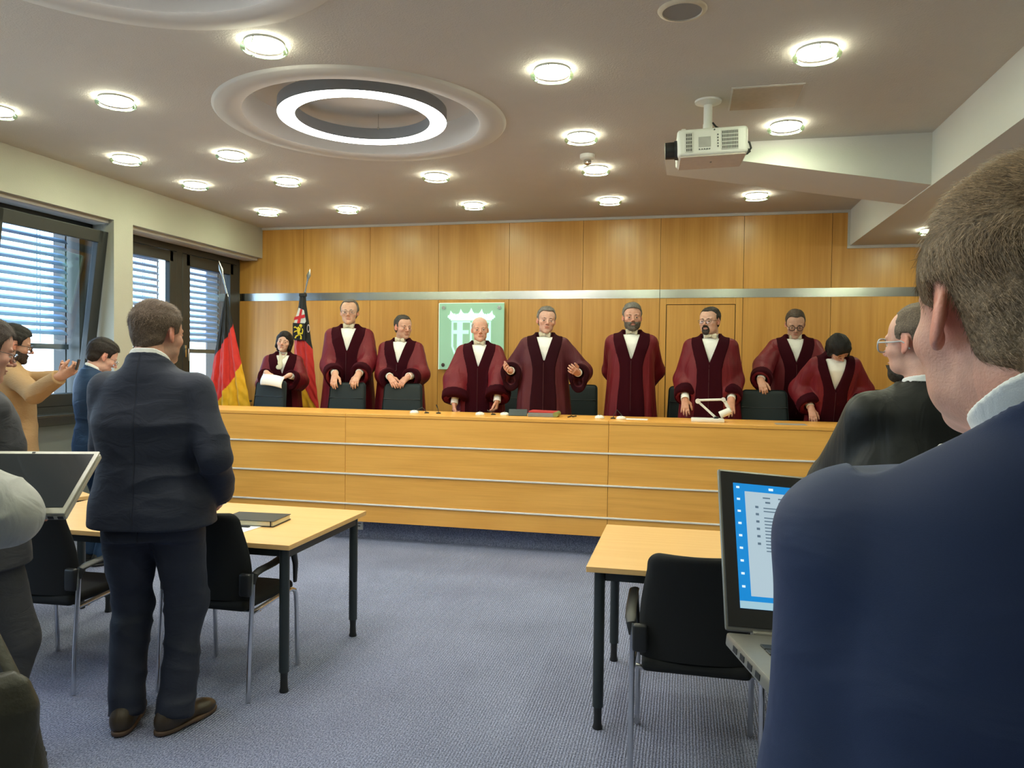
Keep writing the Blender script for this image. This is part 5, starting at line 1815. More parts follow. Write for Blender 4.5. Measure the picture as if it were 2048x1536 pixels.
        for s in LG:
            hj, Kn, An = LG[s]
            dz = cm.get('feet', {}).get(s, 0)
            R = rotm(0, 0, dz)
            o_ = V3(An[0], An[1], 0)
            fsh = Field(o_ - V3(.3, .3, .0), o_ + V3(.3, .3, .16), .006, [])
            sole = loft([.0, .008, .020, .024], [.046, .049, .049, .046], [.148, .151, .151, .148], cy=[.06] * 4, ex=2.6)
            up_ = [cap((0, -.035, .055), (0, .03, .060), .040, .043), cap((0, .02, .052), (0, .13, .038), .045, .038, flat=((0, 0, 1), .85)), ell((0, .145, .034), (.045, .062, .030)), ell((0, -.045, .045), (.037, .042, .05)), cap((0, -.02, .06), (0, -.015, .11), .040, .042)]
            for p_ in up_: fsh.add(p_.frame(o_, R), .03)
            fsh.isect(lambda X, Y, Z: .020 - Z)
            sh = build_part('shoe', fsh, cm.get('shoe', M['black_plastic']), root, k, smooth=2)
            fso = Field(o_ - V3(.3, .3, .0), o_ + V3(.3, .3, .05), .005, [])
            fso.add(sole.frame(o_, R), .003); fso.sub(rbox((0, .035, .0), (.1, .035, .008), .003).frame(o_, R), .003)
            build_part('sole', fso, cm.get('sole', M['black_plastic']), sh, k)
    return root, dict(A=A, Hp=Hp, RH=RH, k=k, nb=nb, LG=LG)

def to_local(loc, yaw, p):
    a = math.radians(-yaw)
    d = np.array(p, float) - np.array(loc, float)
    return V3(d[0] * math.cos(a) - d[1] * math.sin(a), d[0] * math.sin(a) + d[1] * math.cos(a), d[2])
def dloc(yaw, v):
    a = math.radians(-yaw)
    return V3(v[0] * math.cos(a) - v[1] * math.sin(a), v[0] * math.sin(a) + v[1] * math.cos(a), v[2])
# ------------------------------------------------------------------ cloths for people
M['navy'] = cloth_mat('navy_suit_wool', (.020, .024, .040), .7, .15, .004, 9, 800, (1, 1, 2), var=.18, sheentint=(.25, .28, .4), seam=True)
M['navy_near'] = cloth_mat('blue_suit_wool', (.020, .032, .082), .65, .25, .006, 5, 1600, (1, 1, 1.4), var=.12, sheentint=(.2, .3, .6))
M['blue'] = cloth_mat('bright_navy_suit', (.012, .035, .085), .6, .25, .004, 10, 800, (1, 1, 2), sheentint=(.2, .4, .9))
M['grey_suit'] = cloth_mat('grey_suit_wool', (.055, .055, .060), .75, .15, .005, 9, 800, (1, 1, 2))
M['camel'] = cloth_mat('camel_knit', (.37, .225, .11), .85, .2, .003, 30, 500, (1, 1, 3))
M['heather'] = cloth_mat('light_grey_sweatshirt', (.42, .42, .40), .9, .2, .012, 9, 900, var=.15)
M['jeans'] = cloth_mat('dark_green_grey_trousers', (.014, .018, .017), .7, .1, .008, 10, 700, (1, 1, 2))
M['black_gown'] = cloth_mat('black_lawyer_gown', (.012, .013, .012), .5, .25, .008, 6, 600, (2, 2, .4), sheentint=(.3, .32, .28))
M['brown_leather'] = plain('dark_brown_leather', (.040, .026, .014), .38, var=.3, scale=30, bump=.0006, bscale=300)
M['sole_brown'] = plain('brown_sole', (.09, .05, .03), .6)
SK = (.60, .32, .205)

def at_world(loc, yaw, spec):
    """hand targets given in world metres -> local"""
    out = {}
    for s, a in spec.items():
        a = dict(a)
        if 'w' in a: a['w'] = to_local(loc, yaw, a['w'])
        for q in ('d', 'n', 'pole'):
            if q in a: a[q] = dloc(yaw, a[q])
        out[s] = a
    return out

GR = 'judges in crimson robes standing behind the bench'
def judge(label, loc, yaw, h, arms, **kw):
    if kw['hp']['hair_style'] == 'short' or kw['hp']['hair_style'] == 'fringe': kw.setdefault('strand', dict(n=1400, len=.014, w=.0016, lift=.35))
    kw.setdefault('head_s', 1.05); kw.setdefault('hres', .0036); kw.setdefault('hand_res', .0045); kw.setdefault('res', .0095)
    return person('person', label, loc, yaw, h=h, arms=at_world(loc, yaw, arms), outfit='robe', group=GR, **kw)
ZP = .36
# 1 woman with dark bob
loc, yw = (-4.33, 7.58, ZP), 205
r, _i = judge('dark haired woman in crimson robe with white jabot, holding paper on a chair back', loc, yw, 1.614, {
    1: dict(w=(-4.33, 7.24, 1.505), d=(.75, -.35, -.45), n=(-.2, .5, -.9), pole=(-.5, .5, -1), curl=(20, 25, 15), drop=.07, cuff=-.02),
    -1: dict(w=(-4.08, 7.26, 1.480), d=(-.75, -.35, -.40), n=(.2, .5, -.9), pole=(.4, .5, -1), curl=(20, 25, 15), drop=.07, cuff=-.02)},
    bulk=.92, head=(-8, 9, -9), lean=-4, bow=False, folds=1.2, sleeve=.95,
    hp=dict(hair_style='bob', hair_col=(.012, .009, .008), hair_col2=(.03, .022, .018), grey_sides=0, skin=(.66, .38, .26), jaw=.84, neck=.82, face_w=.93, nose=.8), brows=(.05, .03, .02))
# jabot
nbw = _i['nb']; k_ = _i['k']
fj_ = Field(nbw + V3(-.09, .03, -.24), nbw + V3(.09, .26, .06), .0045, [])
fj_.add(chain([nbw + V3(.03, .075, .02), nbw + V3(.02, .105, -.04), nbw + V3(.03, .145, -.12), nbw + V3(.035, .158, -.155)], [.014, .020, .030, .036], flat=((0, 1, 0), .35)), .01)
fj_.add(chain([nbw + V3(-.045, .055, .02), nbw + V3(-.02, .10, -.05)], [.010, .014], flat=((0, 1, 0), .4)), .01)
build_part('jabot', fj_, M['bow'], r, k_, amp=.004, f=60, aniso=(2, 1, .4))
# 2 tall man
loc, yw = (-3.553, 7.60, ZP), 196
judge('tall man with receding grey hair in crimson robe, both hands on a chair back', loc, yw, 1.973, {
    1: dict(w=(-3.545, 7.25, 1.500), d=(.10, -.55, -.75), n=(.1, .8, -.55), pole=(-.4, .5, -1), curl=(15, 30, 15), drop=.07, cuff=-.02),
    -1: dict(w=(-3.285, 7.25, 1.505), d=(-.10, -.55, -.75), n=(-.1, .8, -.55), pole=(.4, .5, -1), curl=(15, 30, 15), drop=.07, cuff=-.02)},
    head=(2, 2, 0), hp=dict(hair_style='short', hair_t=.013, hair_top=.006, hairline=.020, temple=.035, hair_col=(.12, .10, .085), hair_col2=(.26, .235, .21), grey_sides=.7, skin=(.64, .36, .235), jaw=.92, cheek=1.1), brows=(.16, .12, .09), glass='metal')
# 3 man looking sideways
loc, yw = (-2.955, 7.60, ZP), 188
judge('dark haired man in crimson robe looking sideways, hands folded on a chair back', loc, yw, 1.801, {
    1: dict(w=(-2.935, 7.24, 1.485), d=(.62, -.42, -.66), n=(.0, .8, -.6), pole=(-.4, .5, -1), curl=(14, 20, 12), drop=.05, cuff=.012),
    -1: dict(w=(-2.735, 7.25, 1.490), d=(-.62, -.36, -.70), n=(.0, .8, -.6), pole=(.4, .5, -1), curl=(14, 20, 12), drop=.05, cuff=.012)},
    bulk=1.04, head=(40, -3, 0), hp=dict(hair_style='short', hair_t=.008, hair_top=.008, hairline=.012, temple=.02, hair_col=(.045, .037, .032), hair_col2=(.13, .12, .11), grey_sides=.5, skin=(.62, .33, .22), stubble=.2), brows=(.04, .03, .025))
# 4 bald man
loc, yw = (-2.015, 7.35, ZP), 190
judge('bald man with short white hair in crimson robe, arms hanging down', loc, yw, 1.761, {
    1: dict(w=(-2.20, 7.10, 1.235), d=(.05, -.1, -1), n=(1, -.1, 0), pole=(-.5, .9, 0), curl=(40, 45, 25), sleeve=1.38, drop=.0, cuff=.02),
    -1: dict(w=(-1.765, 7.10, 1.245), d=(-.05, -.1, -1), n=(-1, -.1, 0), pole=(.5, .9, 0), curl=(40, 45, 25), sleeve=1.38, drop=.0, cuff=.02)},
    bulk=1.05, head=(8, 0, 2), hp=dict(hair_style='fringe', hair_t=.004, hair_col=(.42, .40, .36), hair_col2=(.55, .53, .48), grey_sides=.5, skin=(.66, .34, .225), scalp=.22, jaw=1.02, jowl=1.1, neck=1.06), brows=(.30, .24, .18))
# 5 speaker
loc, yw = (-1.325, 7.22, ZP), 188
judge('grey haired man in plum robe at the middle, both hands spread open while speaking', loc, yw, 1.852, {
    1: dict(w=(-1.615, 7.01, 1.565), d=(-.30, -.86, .14), n=(.70, -.15, .62), pole=(-.6, .5, -1), curl=(28, 32, 22), drop=.09, spread=7, cuff=.015),
    -1: dict(w=(-.970, 7.01, 1.555), d=(-.22, -.86, .16), n=(-.75, -.1, .6), pole=(.7, .5, -1), curl=(30, 34, 24), drop=.09, spread=7, cuff=.0)},
    head=(10, 0, -4), cloth=dict(robe=M['robe2'], velvet=M['velvet2']), hp=dict(hair_style='short', hair_t=.012, hair_top=.012, hairline=.010, temple=.012, hair_col=(.16, .14, .12), hair_col2=(.34, .32, .29), grey_sides=.5, skin=(.62, .34, .235), jaw=.98, nose=1.1), brows=(.12, .09, .07))
# 6 bearded man
loc, yw = (-.50, 7.34, ZP), 184
judge('man with grey hair and full grey beard in crimson robe, arms behind his back', loc, yw, 1.892, {
    1: dict(w=(-.54, 7.54, 1.36), d=(.8, 0, -.3), n=(0, -1, 0), pole=(-.6, .6, -.3), hidden=True, drop=.02, sleeve=.82),
    -1: dict(w=(-.44, 7.54, 1.36), d=(-.8, 0, -.3), n=(0, -1, 0), pole=(.6, .6, -.3), hidden=True, drop=.02, sleeve=.82)},
    bulk=.93, head=(5, 0, 0), hp=dict(hair_style='short', hair_t=.011, hair_top=.014, hairline=.004, hair_col=(.15, .14, .125), hair_col2=(.30, .29, .27), grey_sides=.6, skin=(.60, .31, .21)), brows=(.10, .08, .06), beard=dict(kind='full', t=.007, col=(.13, .115, .10)))
# 7 goatee
loc, yw = (.235, 7.26, ZP), 176
judge('stout man with goatee and rectangular glasses in crimson robe, hands on the bench', loc, yw, 1.846, {
    1: dict(w=(.012, 7.075, 1.335), d=(.02, -.22, -.97), n=(.1, .95, -.2), pole=(-.15, .9, -.1), curl=(6, 12, 8), sleeve=.95, drop=.0, spread=6, cuff=.02),
    -1: dict(w=(.418, 7.075, 1.335), d=(-.02, -.22, -.97), n=(-.1, .95, -.2), pole=(.15, .9, -.1), curl=(6, 12, 8), sleeve=.95, drop=.0, spread=6, cuff=.0)},
    bulk=1.06, head=(-22, 0, 0), glass='thin_black', hp=dict(hair_style='short', hair_t=.006, hair_top=.006, hairline=.010, temple=.015, hair_col=(.035, .028, .024), hair_col2=(.07, .055, .045), grey_sides=.3, skin=(.64, .36, .25), jaw=1.12, jowl=1.15, neck=1.12, face_w=1.06), brows=(.03, .022, .018), beard=dict(kind='goatee', t=.006, col=(.05, .04, .035)))
# 8 round glasses
loc, yw = (1.04, 7.76, ZP), 180
judge('man with round black glasses in crimson robe looking down, one hand on a chair', loc, yw, 1.867, {
    1: dict(w=(.685, 7.30, 1.495), d=(.15, -.6, -.6), n=(.1, .8, -.5), pole=(-.7, .5, -.5), curl=(25, 35, 20), drop=.05, cuff=-.02),
    -1: dict(w=(1.33, 7.45, 1.22), d=(0, -.2, -1), n=(-1, 0, 0), pole=(1, .5, 0), hidden=True)},
    bulk=1.02, head=(-3, -22, 0), glass='black_round', hp=dict(hair_style='short', hair_t=.008, hair_top=.007, hairline=.014, temple=.018, hair_col=(.07, .045, .03), hair_col2=(.14, .11, .09), grey_sides=.4, skin=(.64, .35, .235), lid=.002), brows=(.07, .045, .03))
# 9 bowing woman
loc, yw = (1.285, 7.25, ZP), 182
judge('woman with black bob bowing her head in crimson robe beside the man with round glasses', loc, yw, 1.675, {
    1: dict(w=(1.10, 7.08, 1.27), d=(.1, -.5, -.8), n=(0, .8, -.5), pole=(-.4, .8, 0), sleeve=1.1, drop=0, cuff=-.02),
    -1: dict(w=(1.48, 7.08, 1.27), d=(-.1, -.5, -.8), n=(0, .8, -.5), pole=(.4, .8, 0), sleeve=1.1, drop=0, cuff=-.02)},
    bulk=.90, lean=-19, head=(12, -42, 10), bow=False, cloth=dict(zv=1.20), hp=dict(hair_style='bob', bangs=True, hair_col=(.008, .007, .007), hair_col2=(.02, .018, .017), grey_sides=0, skin=(.55, .30, .21), jaw=.86, neck=.84, face_w=.93), brows=(.02, .015, .012))
# ------------------------------------------------------------------ people in the room
# man in navy suit seen from behind
loc, yw = (-2.27, 2.87, 0), 14
LM1, IM1 = person('person', 'broad man in navy suit seen from behind, standing in front of the left table', loc, yw, h=1.897, bulk=1.17,
    arms=at_world(loc, yw, {1: dict(w=(-2.05, 3.04, 1.0), d=(-.55, .45, -.65), n=(-.6, -.1, .5), pole=(.7, -.6, -.6), curl=(20, 30, 20), cuff=.01),
                            -1: dict(w=(-2.46, 3.08, 1.0), d=(.5, .35, -.7), n=(.6, -.1, .5), pole=(-.5, -.6, -.6), curl=(20, 30, 20), cuff=.01)}),
    outfit='suit', head=(-24, -2, 0), head_s=1.04, head_off=(0, .012, 0), res=.008, hres=.003,
    legs={-1: ((-.105, -.02, .09), (-.3, 1, 0)), 1: ((.100, -.02, .09), (.15, 1, 0))},
    cloth=dict(jacket=M['navy'], hem=.845, vents=True, trousers=M['navy'], shoe=M['brown_leather'], sole=M['sole_brown'], feet={-1: 10, 1: -28}, wrinkle=.012, twr=.014, arm=1.12, leg_w=1.0, shirt=M['shirt']),
    strand=dict(n=11000, len=.016, w=.0011, lift=.45), hp=dict(hair_style='short', hair_t=.008, hair_top=.018, hair_col=(.13, .088, .060), hair_col2=(.21, .15, .11), grey_sides=.2, skin=(.58, .29, .19), stubble=.45, neck=1.16, jaw=1.05), brows=(.06, .04, .03))

# near man, right
loc, yw = (.345, .795, 0), -4
person('person', 'man in blue suit seen from behind very close at right, short brown hair', loc, yw, h=1.872, bulk=1.06,
    arms=at_world(loc, yw, {1: dict(w=(.50, 1.08, 1.10), d=(-.6, .7, 0), n=(0, 0, 1), pole=(.2, -.4, -1), cuff=.01),
                            -1: dict(w=(.22, 1.07, 1.13), d=(.3, .9, .0), n=(0, -.1, 1), pole=(-.1, -.4, -1), cuff=.01, curl=(10, 12, 8))}),
    outfit='suit', head=(17, 0, 0), head_s=.98, head_off=(-.028, -.008, -.037), res=.007, hres=.0022,
    cloth=dict(jacket=M['navy_near'], hem=.80, trousers=M['navy_near'], wrinkle=.014, wf=7.5, arm=1.02, sh_drop=.022, cu=.010, shirt=M['shirt']),
    strand=dict(n=42000, len=.020, w=.00055, lift=.20, wav=.22), hp=dict(hair_style='short', hair_t=.008, hair_top=.020, hair_col=(.20, .118, .060), hair_col2=(.42, .30, .19), grey_sides=.35, skin=(.66, .33, .225), stubble=.22, stubble_col=(.30, .22, .17), neck=1.08), brows=(.06, .04, .03))

# man in black gown
loc, yw = (.77, 2.72, 0), 12
person('person', 'man in black gown with clear glasses and dark beard at right, seen from behind', loc, yw, h=1.867, bulk=1.12,
    arms=at_world(loc, yw, {1: dict(w=(1.05, 3.02, 1.02), d=(-.5, .6, -.3), n=(0, 0, 1), pole=(1, -.6, -.2), hidden=True, sleeve=1.05),
                            -1: dict(w=(.62, 3.02, 1.02), d=(.5, .6, -.3), n=(0, 0, 1), pole=(-1, -.6, -.2), hidden=True, sleeve=1.05)}),
    outfit='black_robe', head=(30, 0, 0), head_s=1.04, res=.008, hres=.003, vneck=False, folds=1.6, glass='clear',
    cloth=dict(robe=M['black_gown'], trousers=M['black_lining'], z_lo=.30), hp=dict(hair_style='short', hair_t=.004, hair_top=.004, hairline=.02, temple=.03, hair_col=(.16, .115, .08), hair_col2=(.24, .18, .13), grey_sides=.4, skin=(.64, .34, .235), neck=1.12, jowl=1.15), strand=dict(n=3500, len=.006, w=.0010, lift=.3), brows=(.08, .06, .04), beard=dict(kind='chin', t=.006, col=(.035, .028, .022)))

# grey suit, glasses
loc, yw = (-2.70, 2.40, 0), -26
person('person', 'older man in grey suit with glasses at the left edge, looking down', loc, yw, h=1.816, bulk=1.05,
    arms=at_world(loc, yw, {1: dict(w=(-2.60, 2.50, .93), d=(-.1, .25, -1), n=(-1, 0, 0), pole=(.2, -1, -.1)),
                            -1: dict(w=(-2.80, 2.66, 1.0), d=(.3, .5, -.6), n=(.8, 0, .3), pole=(-.4, -.7, -.3))}),
    outfit='suit', head=(-2, -13, 0), head_s=1.04, res=.008, hres=.003,
    cloth=dict(jacket=M['grey_suit'], hem=.80, trousers=M['grey_suit'], wrinkle=.011), glass='thin_black',
    hp=dict(hair_style='short', hair_t=.010, hair_top=.014, hairline=.006, hair_col=(.055, .038, .030), hair_col2=(.11, .085, .07), grey_sides=.5, skin=(.56, .28, .19), stubble=.15, jowl=1.1, neck=1.05), strand=dict(n=7000, len=.022, w=.0011, lift=.22), brows=(.08, .06, .05))

# cardigan man holding a phone
loc, yw = (-4.87, 4.62, 0), -32
person('person', 'man in camel cardigan with dark beard holding up a phone by the window', loc, yw, h=1.887, bulk=1.0,
    arms=at_world(loc, yw, {1: dict(w=(-4.20, 4.38, 1.500), d=(.55, .42, .40), n=(-.5, .5, .5), pole=(.2, -.3, -1), curl=(30, 40, 30), cuff=-.02),
                            -1: dict(w=(-4.22, 4.60, 1.490), d=(.62, -.1, .45), n=(-.2, -.8, .4), pole=(-.3, .2, -1), curl=(30, 40, 30), cuff=-.02)}),
    outfit='casual', head=(-8, -10, 0), head_s=1.06, res=.0095, hres=.0036,
    cloth=dict(jacket=M['camel'], jname='cardigan', hem=.80, collar=False, trousers=M['jeans'], wrinkle=.008, arm=1.05, cuffs=False), glass='black_round',
    hp=dict(hair_style='short', hair_t=.010, hair_top=.024, hair_col=(.016, .012, .010), hair_col2=(.035, .028, .024), grey_sides=.3, skin=(.46, .24, .15)), strand=dict(n=3000, len=.018, w=.0016, lift=.4), brows=(.02, .015, .012), beard=dict(kind='full', t=.0035, col=(.06, .042, .034)))
ph = MB(); ph.box((-.037, -.004, -.075), (.037, .004, .075), .0035, 3)
ph.xf(Matrix.Translation((-4.115, 4.445, 1.585)) @ Matrix.Rotation(math.radians(-52), 4, 'Z') @ Matrix.Rotation(math.radians(-12), 4, 'X') @ Matrix.Rotation(math.radians(90), 4, 'Y'))
tag(ph.build('phone', M['black_plastic'], smooth=40), 'black phone held up by the man in camel cardigan', 'phone')

# young man in blue suit
loc, yw = (-4.55, 5.10, 0), -22
person('person', 'young dark haired man in blue suit with glasses, head bowed, behind the tables', loc, yw, h=1.816, bulk=.98,
    arms=at_world(loc, yw, {1: dict(w=(-4.17, 5.33, 1.10), d=(-.1, .8, .2), n=(-.5, -.3, .8), pole=(.5, -.8, -.4)),
                            -1: dict(w=(-4.38, 5.40, 1.12), d=(.5, .6, .2), n=(0, -.3, .9), pole=(-.8, -.4, -.4))}),
    outfit='suit', head=(-14, -24, 0), head_s=1.08, res=.0095, hres=.0036,
    cloth=dict(jacket=M['blue'], hem=.82, trousers=M['blue'], wrinkle=.009, vents=True), glass='metal',
    hp=dict(hair_style='short', hair_t=.009, hair_top=.020, hair_col=(.020, .014, .012), hair_col2=(.045, .032, .026), grey_sides=.3, skin=(.66, .36, .25), neck=.92), strand=dict(n=3500, len=.020, w=.0015, lift=.25), brows=(.03, .02, .015))

# person in light grey sweatshirt, cut by the frame
loc, yw = (-2.00, 1.40, 0), 12
person('person', 'person in light grey sweatshirt cut by the left edge of the photo', loc, yw, h=1.816, bulk=1.05,
    arms=at_world(loc, yw, {1: dict(w=(-1.86, 1.50, 1.13), d=(-.6, .7, .0), n=(-.2, 0, 1), pole=(1, .3, -.4), curl=(10, 15, 10)),
                            -1: dict(w=(-1.97, 1.66, 1.15), d=(.5, .8, .0), n=(0, 0, 1), pole=(-.9, -.6, -.9), curl=(10, 15, 10))}),
    outfit='casual', head=(-10, -18, 0), res=.008, hres=.004,
    cloth=dict(jacket=M['heather'], jname='sweatshirt', hem=.96, collar=False, trousers=M['jeans'], wrinkle=.022, wf=9, arm=1.12, cuffs=False, leg_w=1.08),
    hp=dict(hair_style='short', hair_col=(.05, .035, .025), skin=(.56, .30, .2)))
# ================================================================== FLAGS
def flag_cloth(name, parent, rows, colfn, mat, seed=1, nfold=5, depth=.07, n=72, m=150):
    """rows: (z, xl, xr) from top to bottom; a gathered cloth hanging as a folded half cone round its pole"""
    zs = [r[0] for r in rows]; xl = [r[1] for r in rows]; xr = [r[2] for r in rows]
    zt, zb = zs[0], zs[-1]
    fz = lambda z, t: np.interp(-z, [-q for q in zs], t)
    V, C = [], []
    for j in range(m + 1):
        z = zt + (zb - zt) * j / m
        f = j / m
        a, b = fz(z, xl), fz(z, xr)
        for i in range(n + 1):
            u = i / n
            x = a + (b - a) * u
            amp = depth * (.12 + .88 * f) * math.sin(PI * u) ** .35
            y = -amp * (.55 * math.sin(nfold * PI * u + 1.1 * math.sin(3 * f + seed)) + .30 * math.sin(2.3 * nfold * PI * u + 4 * f + seed)) - .06 * (.2 + f) * math.sin(PI * u)
            y += .006 * math.sin(40 * z + 9 * u * 3) * f
            V.append((x, y, z)); C.append(colfn(u, z))
    V = np.array(V); 
    Q = np.array([[j * (n + 1) + i, j * (n + 1) + i + 1, (j + 1) * (n + 1) + i + 1, (j + 1) * (n + 1) + i] for j in range(m) for i in range(n)])
    o = arr_mesh(name, V, Q, mat, parent, smooth=True, cols=np.array(C))
    md = o.modifiers.new('solid', 'SOLIDIFY'); md.thickness = .002
    return o
M['flag'] = attr_mat('flag_cloth', .6, 0, .2, .002, 40, .3, .05, 30)
BK, RD, GD = (.008, .008, .009), (.62, .028, .022), (.78, .42, .012)
def flagpole(parent, base, top, fin):
    b, t, f = Vector(base), Vector(top), Vector(fin)
    mb = MB(); mb.cyl(b, t, .0125, n=16); mb.build('pole', plain('varnished_pole', (.05, .035, .02), .35), parent, smooth=40)
    d = (f - t); 
    mb = MB(); mb.tube([t - d * .1, t + d * .1, t + d * .25, t + d * .32, t + d * .55, t + d * .72, t + d], [.011, .010, .007, .010, .011, .028, .001], 12, flat=(1, .3)); mb.build('spear_finial', M['steel'], parent, smooth=50)
    mb = MB(); mb.lathe([(0, 0), (.17, 0), (.17, .015), (.05, .03), (.03, .07), (.02, .12), (0, .12)], base, 32); mb.build('stand', M['steel'], parent, smooth=40)
k = 7.5 / 7.85
def gx(x): return x * k
def gz(z): return 1.62 + (z - 1.62) * k
fl1 = empty('flag', (gx(-5.19), 7.5, .36), 0, 'black red and gold striped flag on a pole in front of the window wall', 'flag')
ox, oz = gx(-5.19), .36
R_ = [(gz(2.405), gx(-5.228), gx(-5.205)), (gz(2.25), gx(-5.262), gx(-5.172)), (gz(2.04), gx(-5.305), gx(-5.128)), (gz(1.663), gx(-5.376), gx(-5.035)), (gz(1.22), gx(-5.447), gx(-4.925)), (.95, gx(-5.47), gx(-4.87)), (.72, gx(-5.36), gx(-4.86))]
def gcol(u, z):
    z = z + oz
    z1 = gz(1.663) + (gz(2.055) - gz(1.663)) * u ** .9
    z2 = gz(.93) + (gz(1.60) - gz(.93)) * u ** .85
    return BK if z > z1 else (RD if z > z2 else GD)
flag_cloth('cloth', fl1, [(a - oz, b - ox, c - ox) for a, b, c in R_], gcol, M['flag'], 1, 5, .06, 110, 220)
flagpole(fl1, (0.10, .0, 0), (gx(-5.214) - ox, .0, gz(2.41) - oz), (gx(-5.324) - ox, 0, gz(2.80) - oz))

k2 = 8.1 / 8.2
def rx(x): return x * k2
def rz_(z): return 1.62 + (z - 1.62) * k2
ox, oz = rx(-4.42), .36
fl2 = empty('flag', (ox, 8.1, .36), 0, 'state flag with lion and red cross emblem behind the dark haired woman', 'flag')
R_ = [(rz_(2.435), rx(-4.468), rx(-4.395)), (rz_(2.30), rx(-4.485), rx(-4.385)), (rz_(2.11), rx(-4.522), rx(-4.352)), (rz_(1.90), rx(-4.535), rx(-4.325)), (rz_(1.797), rx(-4.54), rx(-4.303)), (rz_(1.4), rx(-4.52), rx(-4.26)), (1.05, rx(-4.50), rx(-4.21)), (.8, rx(-4.46), rx(-4.22))]
def rcol(u, z):
    z = z + oz
    if z > rz_(1.875) + (.0 if u < .72 else -.10 * (u - .72) / .28): return BK
    z2 = rz_(1.70) - (rz_(1.70) - rz_(1.12)) * u ** 1.0 - .02
    z2 = rz_(1.56) - .50 * u
    return RD if z > z2 else GD
cl = flag_cloth('cloth', fl2, [(a - oz, b - ox, c - ox) for a, b, c in R_], rcol, M['flag'], 2, 3, .035, 80, 220)
flagpole(fl2, (0.0, .03, 0), (rx(-4.415) - ox, .02, rz_(2.45) - oz), (rx(-4.352) - ox, .02, rz_(2.73) - oz))
mb = MB(); mb.box((rx(-4.475) - ox, -.02, rz_(2.40) - oz), (rx(-4.392) - ox, .03, rz_(2.44) - oz), .006); mb.build('sleeve_cap', M['black_plastic'], fl2)
def em(pts, name, col, par, y=-.062, th=.003):
    mb = MB(); mb.prism([(rx(a) - ox, rz_(b) - oz) for a, b in pts], y, y + th, 'XZ')
    return mb.build(name, plain(name + '_cloth', col, .7), par)
e0 = em([(-4.512, 2.085), (-4.452, 2.262), (-4.385, 2.235), (-4.358, 2.105), (-4.372, 2.075)], 'white_quarter', (.72, .72, .70), fl2)
em([(-4.512, 2.118), (-4.502, 2.155), (-4.372, 2.185), (-4.366, 2.148)], 'red_cross_bar', (.62, .02, .03), fl2, -.066)
em([(-4.470, 2.080), (-4.425, 2.250), (-4.402, 2.243), (-4.432, 2.080)], 'red_cross_post', (.62, .02, .03), fl2, -.067)
em([(-4.527, 2.085), (-4.372, 2.080), (-4.362, 1.880), (-4.530, 1.885)], 'black_quarter', BK, fl2, -.062)
# rampant lion, one mesh
mb = MB()
def lp(pts): mb.prism([(rx(-4.452 + a) - ox, rz_(1.985 + b) - oz) for a, b in pts], -.069, -.064, 'XZ')
lp([(-.012, .045), (.012, .062), (.030, .050), (.028, .020), (.018, -.005), (.022, -.040), (.002, -.055), (-.008, -.025), (-.015, .010)])
lp([(.005, .055), (.020, .085), (.045, .082), (.052, .060), (.038, .050), (.040, .040), (.020, .040)])
lp([(-.008, .040), (-.045, .060), (-.060, .045), (-.050, .038), (-.040, .045), (-.012, .022)])
lp([(-.010, .015), (-.048, .005), (-.058, -.014), (-.045, -.012), (-.036, -.004), (-.008, .0)])
lp([(.0, -.035), (-.030, -.050), (-.050, -.080), (-.030, -.083), (-.022, -.062), (.010, -.052)])
lp([(.010, -.040), (.030, -.060), (.022, -.092), (.045, -.094), (.044, -.060), (.024, -.025)])
lp([(.020, -.015), (.045, -.020), (.052, .010), (.044, .030), (.056, .034), (.064, .005), (.055, -.034), (.022, -.034)])
mb.build('golden_lion', plain('golden_lion_cloth', (.80, .60, .03), .6), fl2)
mb = MB()
for q in range(14):
    a0 = PI * 2 * q / 14; a1 = a0 + PI * 2 / 14
    c_ = (-4.335, 2.02)
    mb.prism([(rx(c_[0] + .018 * math.cos(a0)) - ox, rz_(c_[1] + .05 * math.sin(a0)) - oz), (rx(c_[0] + .018 * math.cos(a1)) - ox, rz_(c_[1] + .05 * math.sin(a1)) - oz), (rx(c_[0] + .013 * math.cos(a1)) - ox, rz_(c_[1] + .036 * math.sin(a1)) - oz), (rx(c_[0] + .013 * math.cos(a0)) - ox, rz_(c_[1] + .036 * math.sin(a0)) - oz)], -.045, -.041, 'XZ')
mb.build('wheel_emblem', plain('silver_wheel', (.6, .5, .5), .6), fl2)

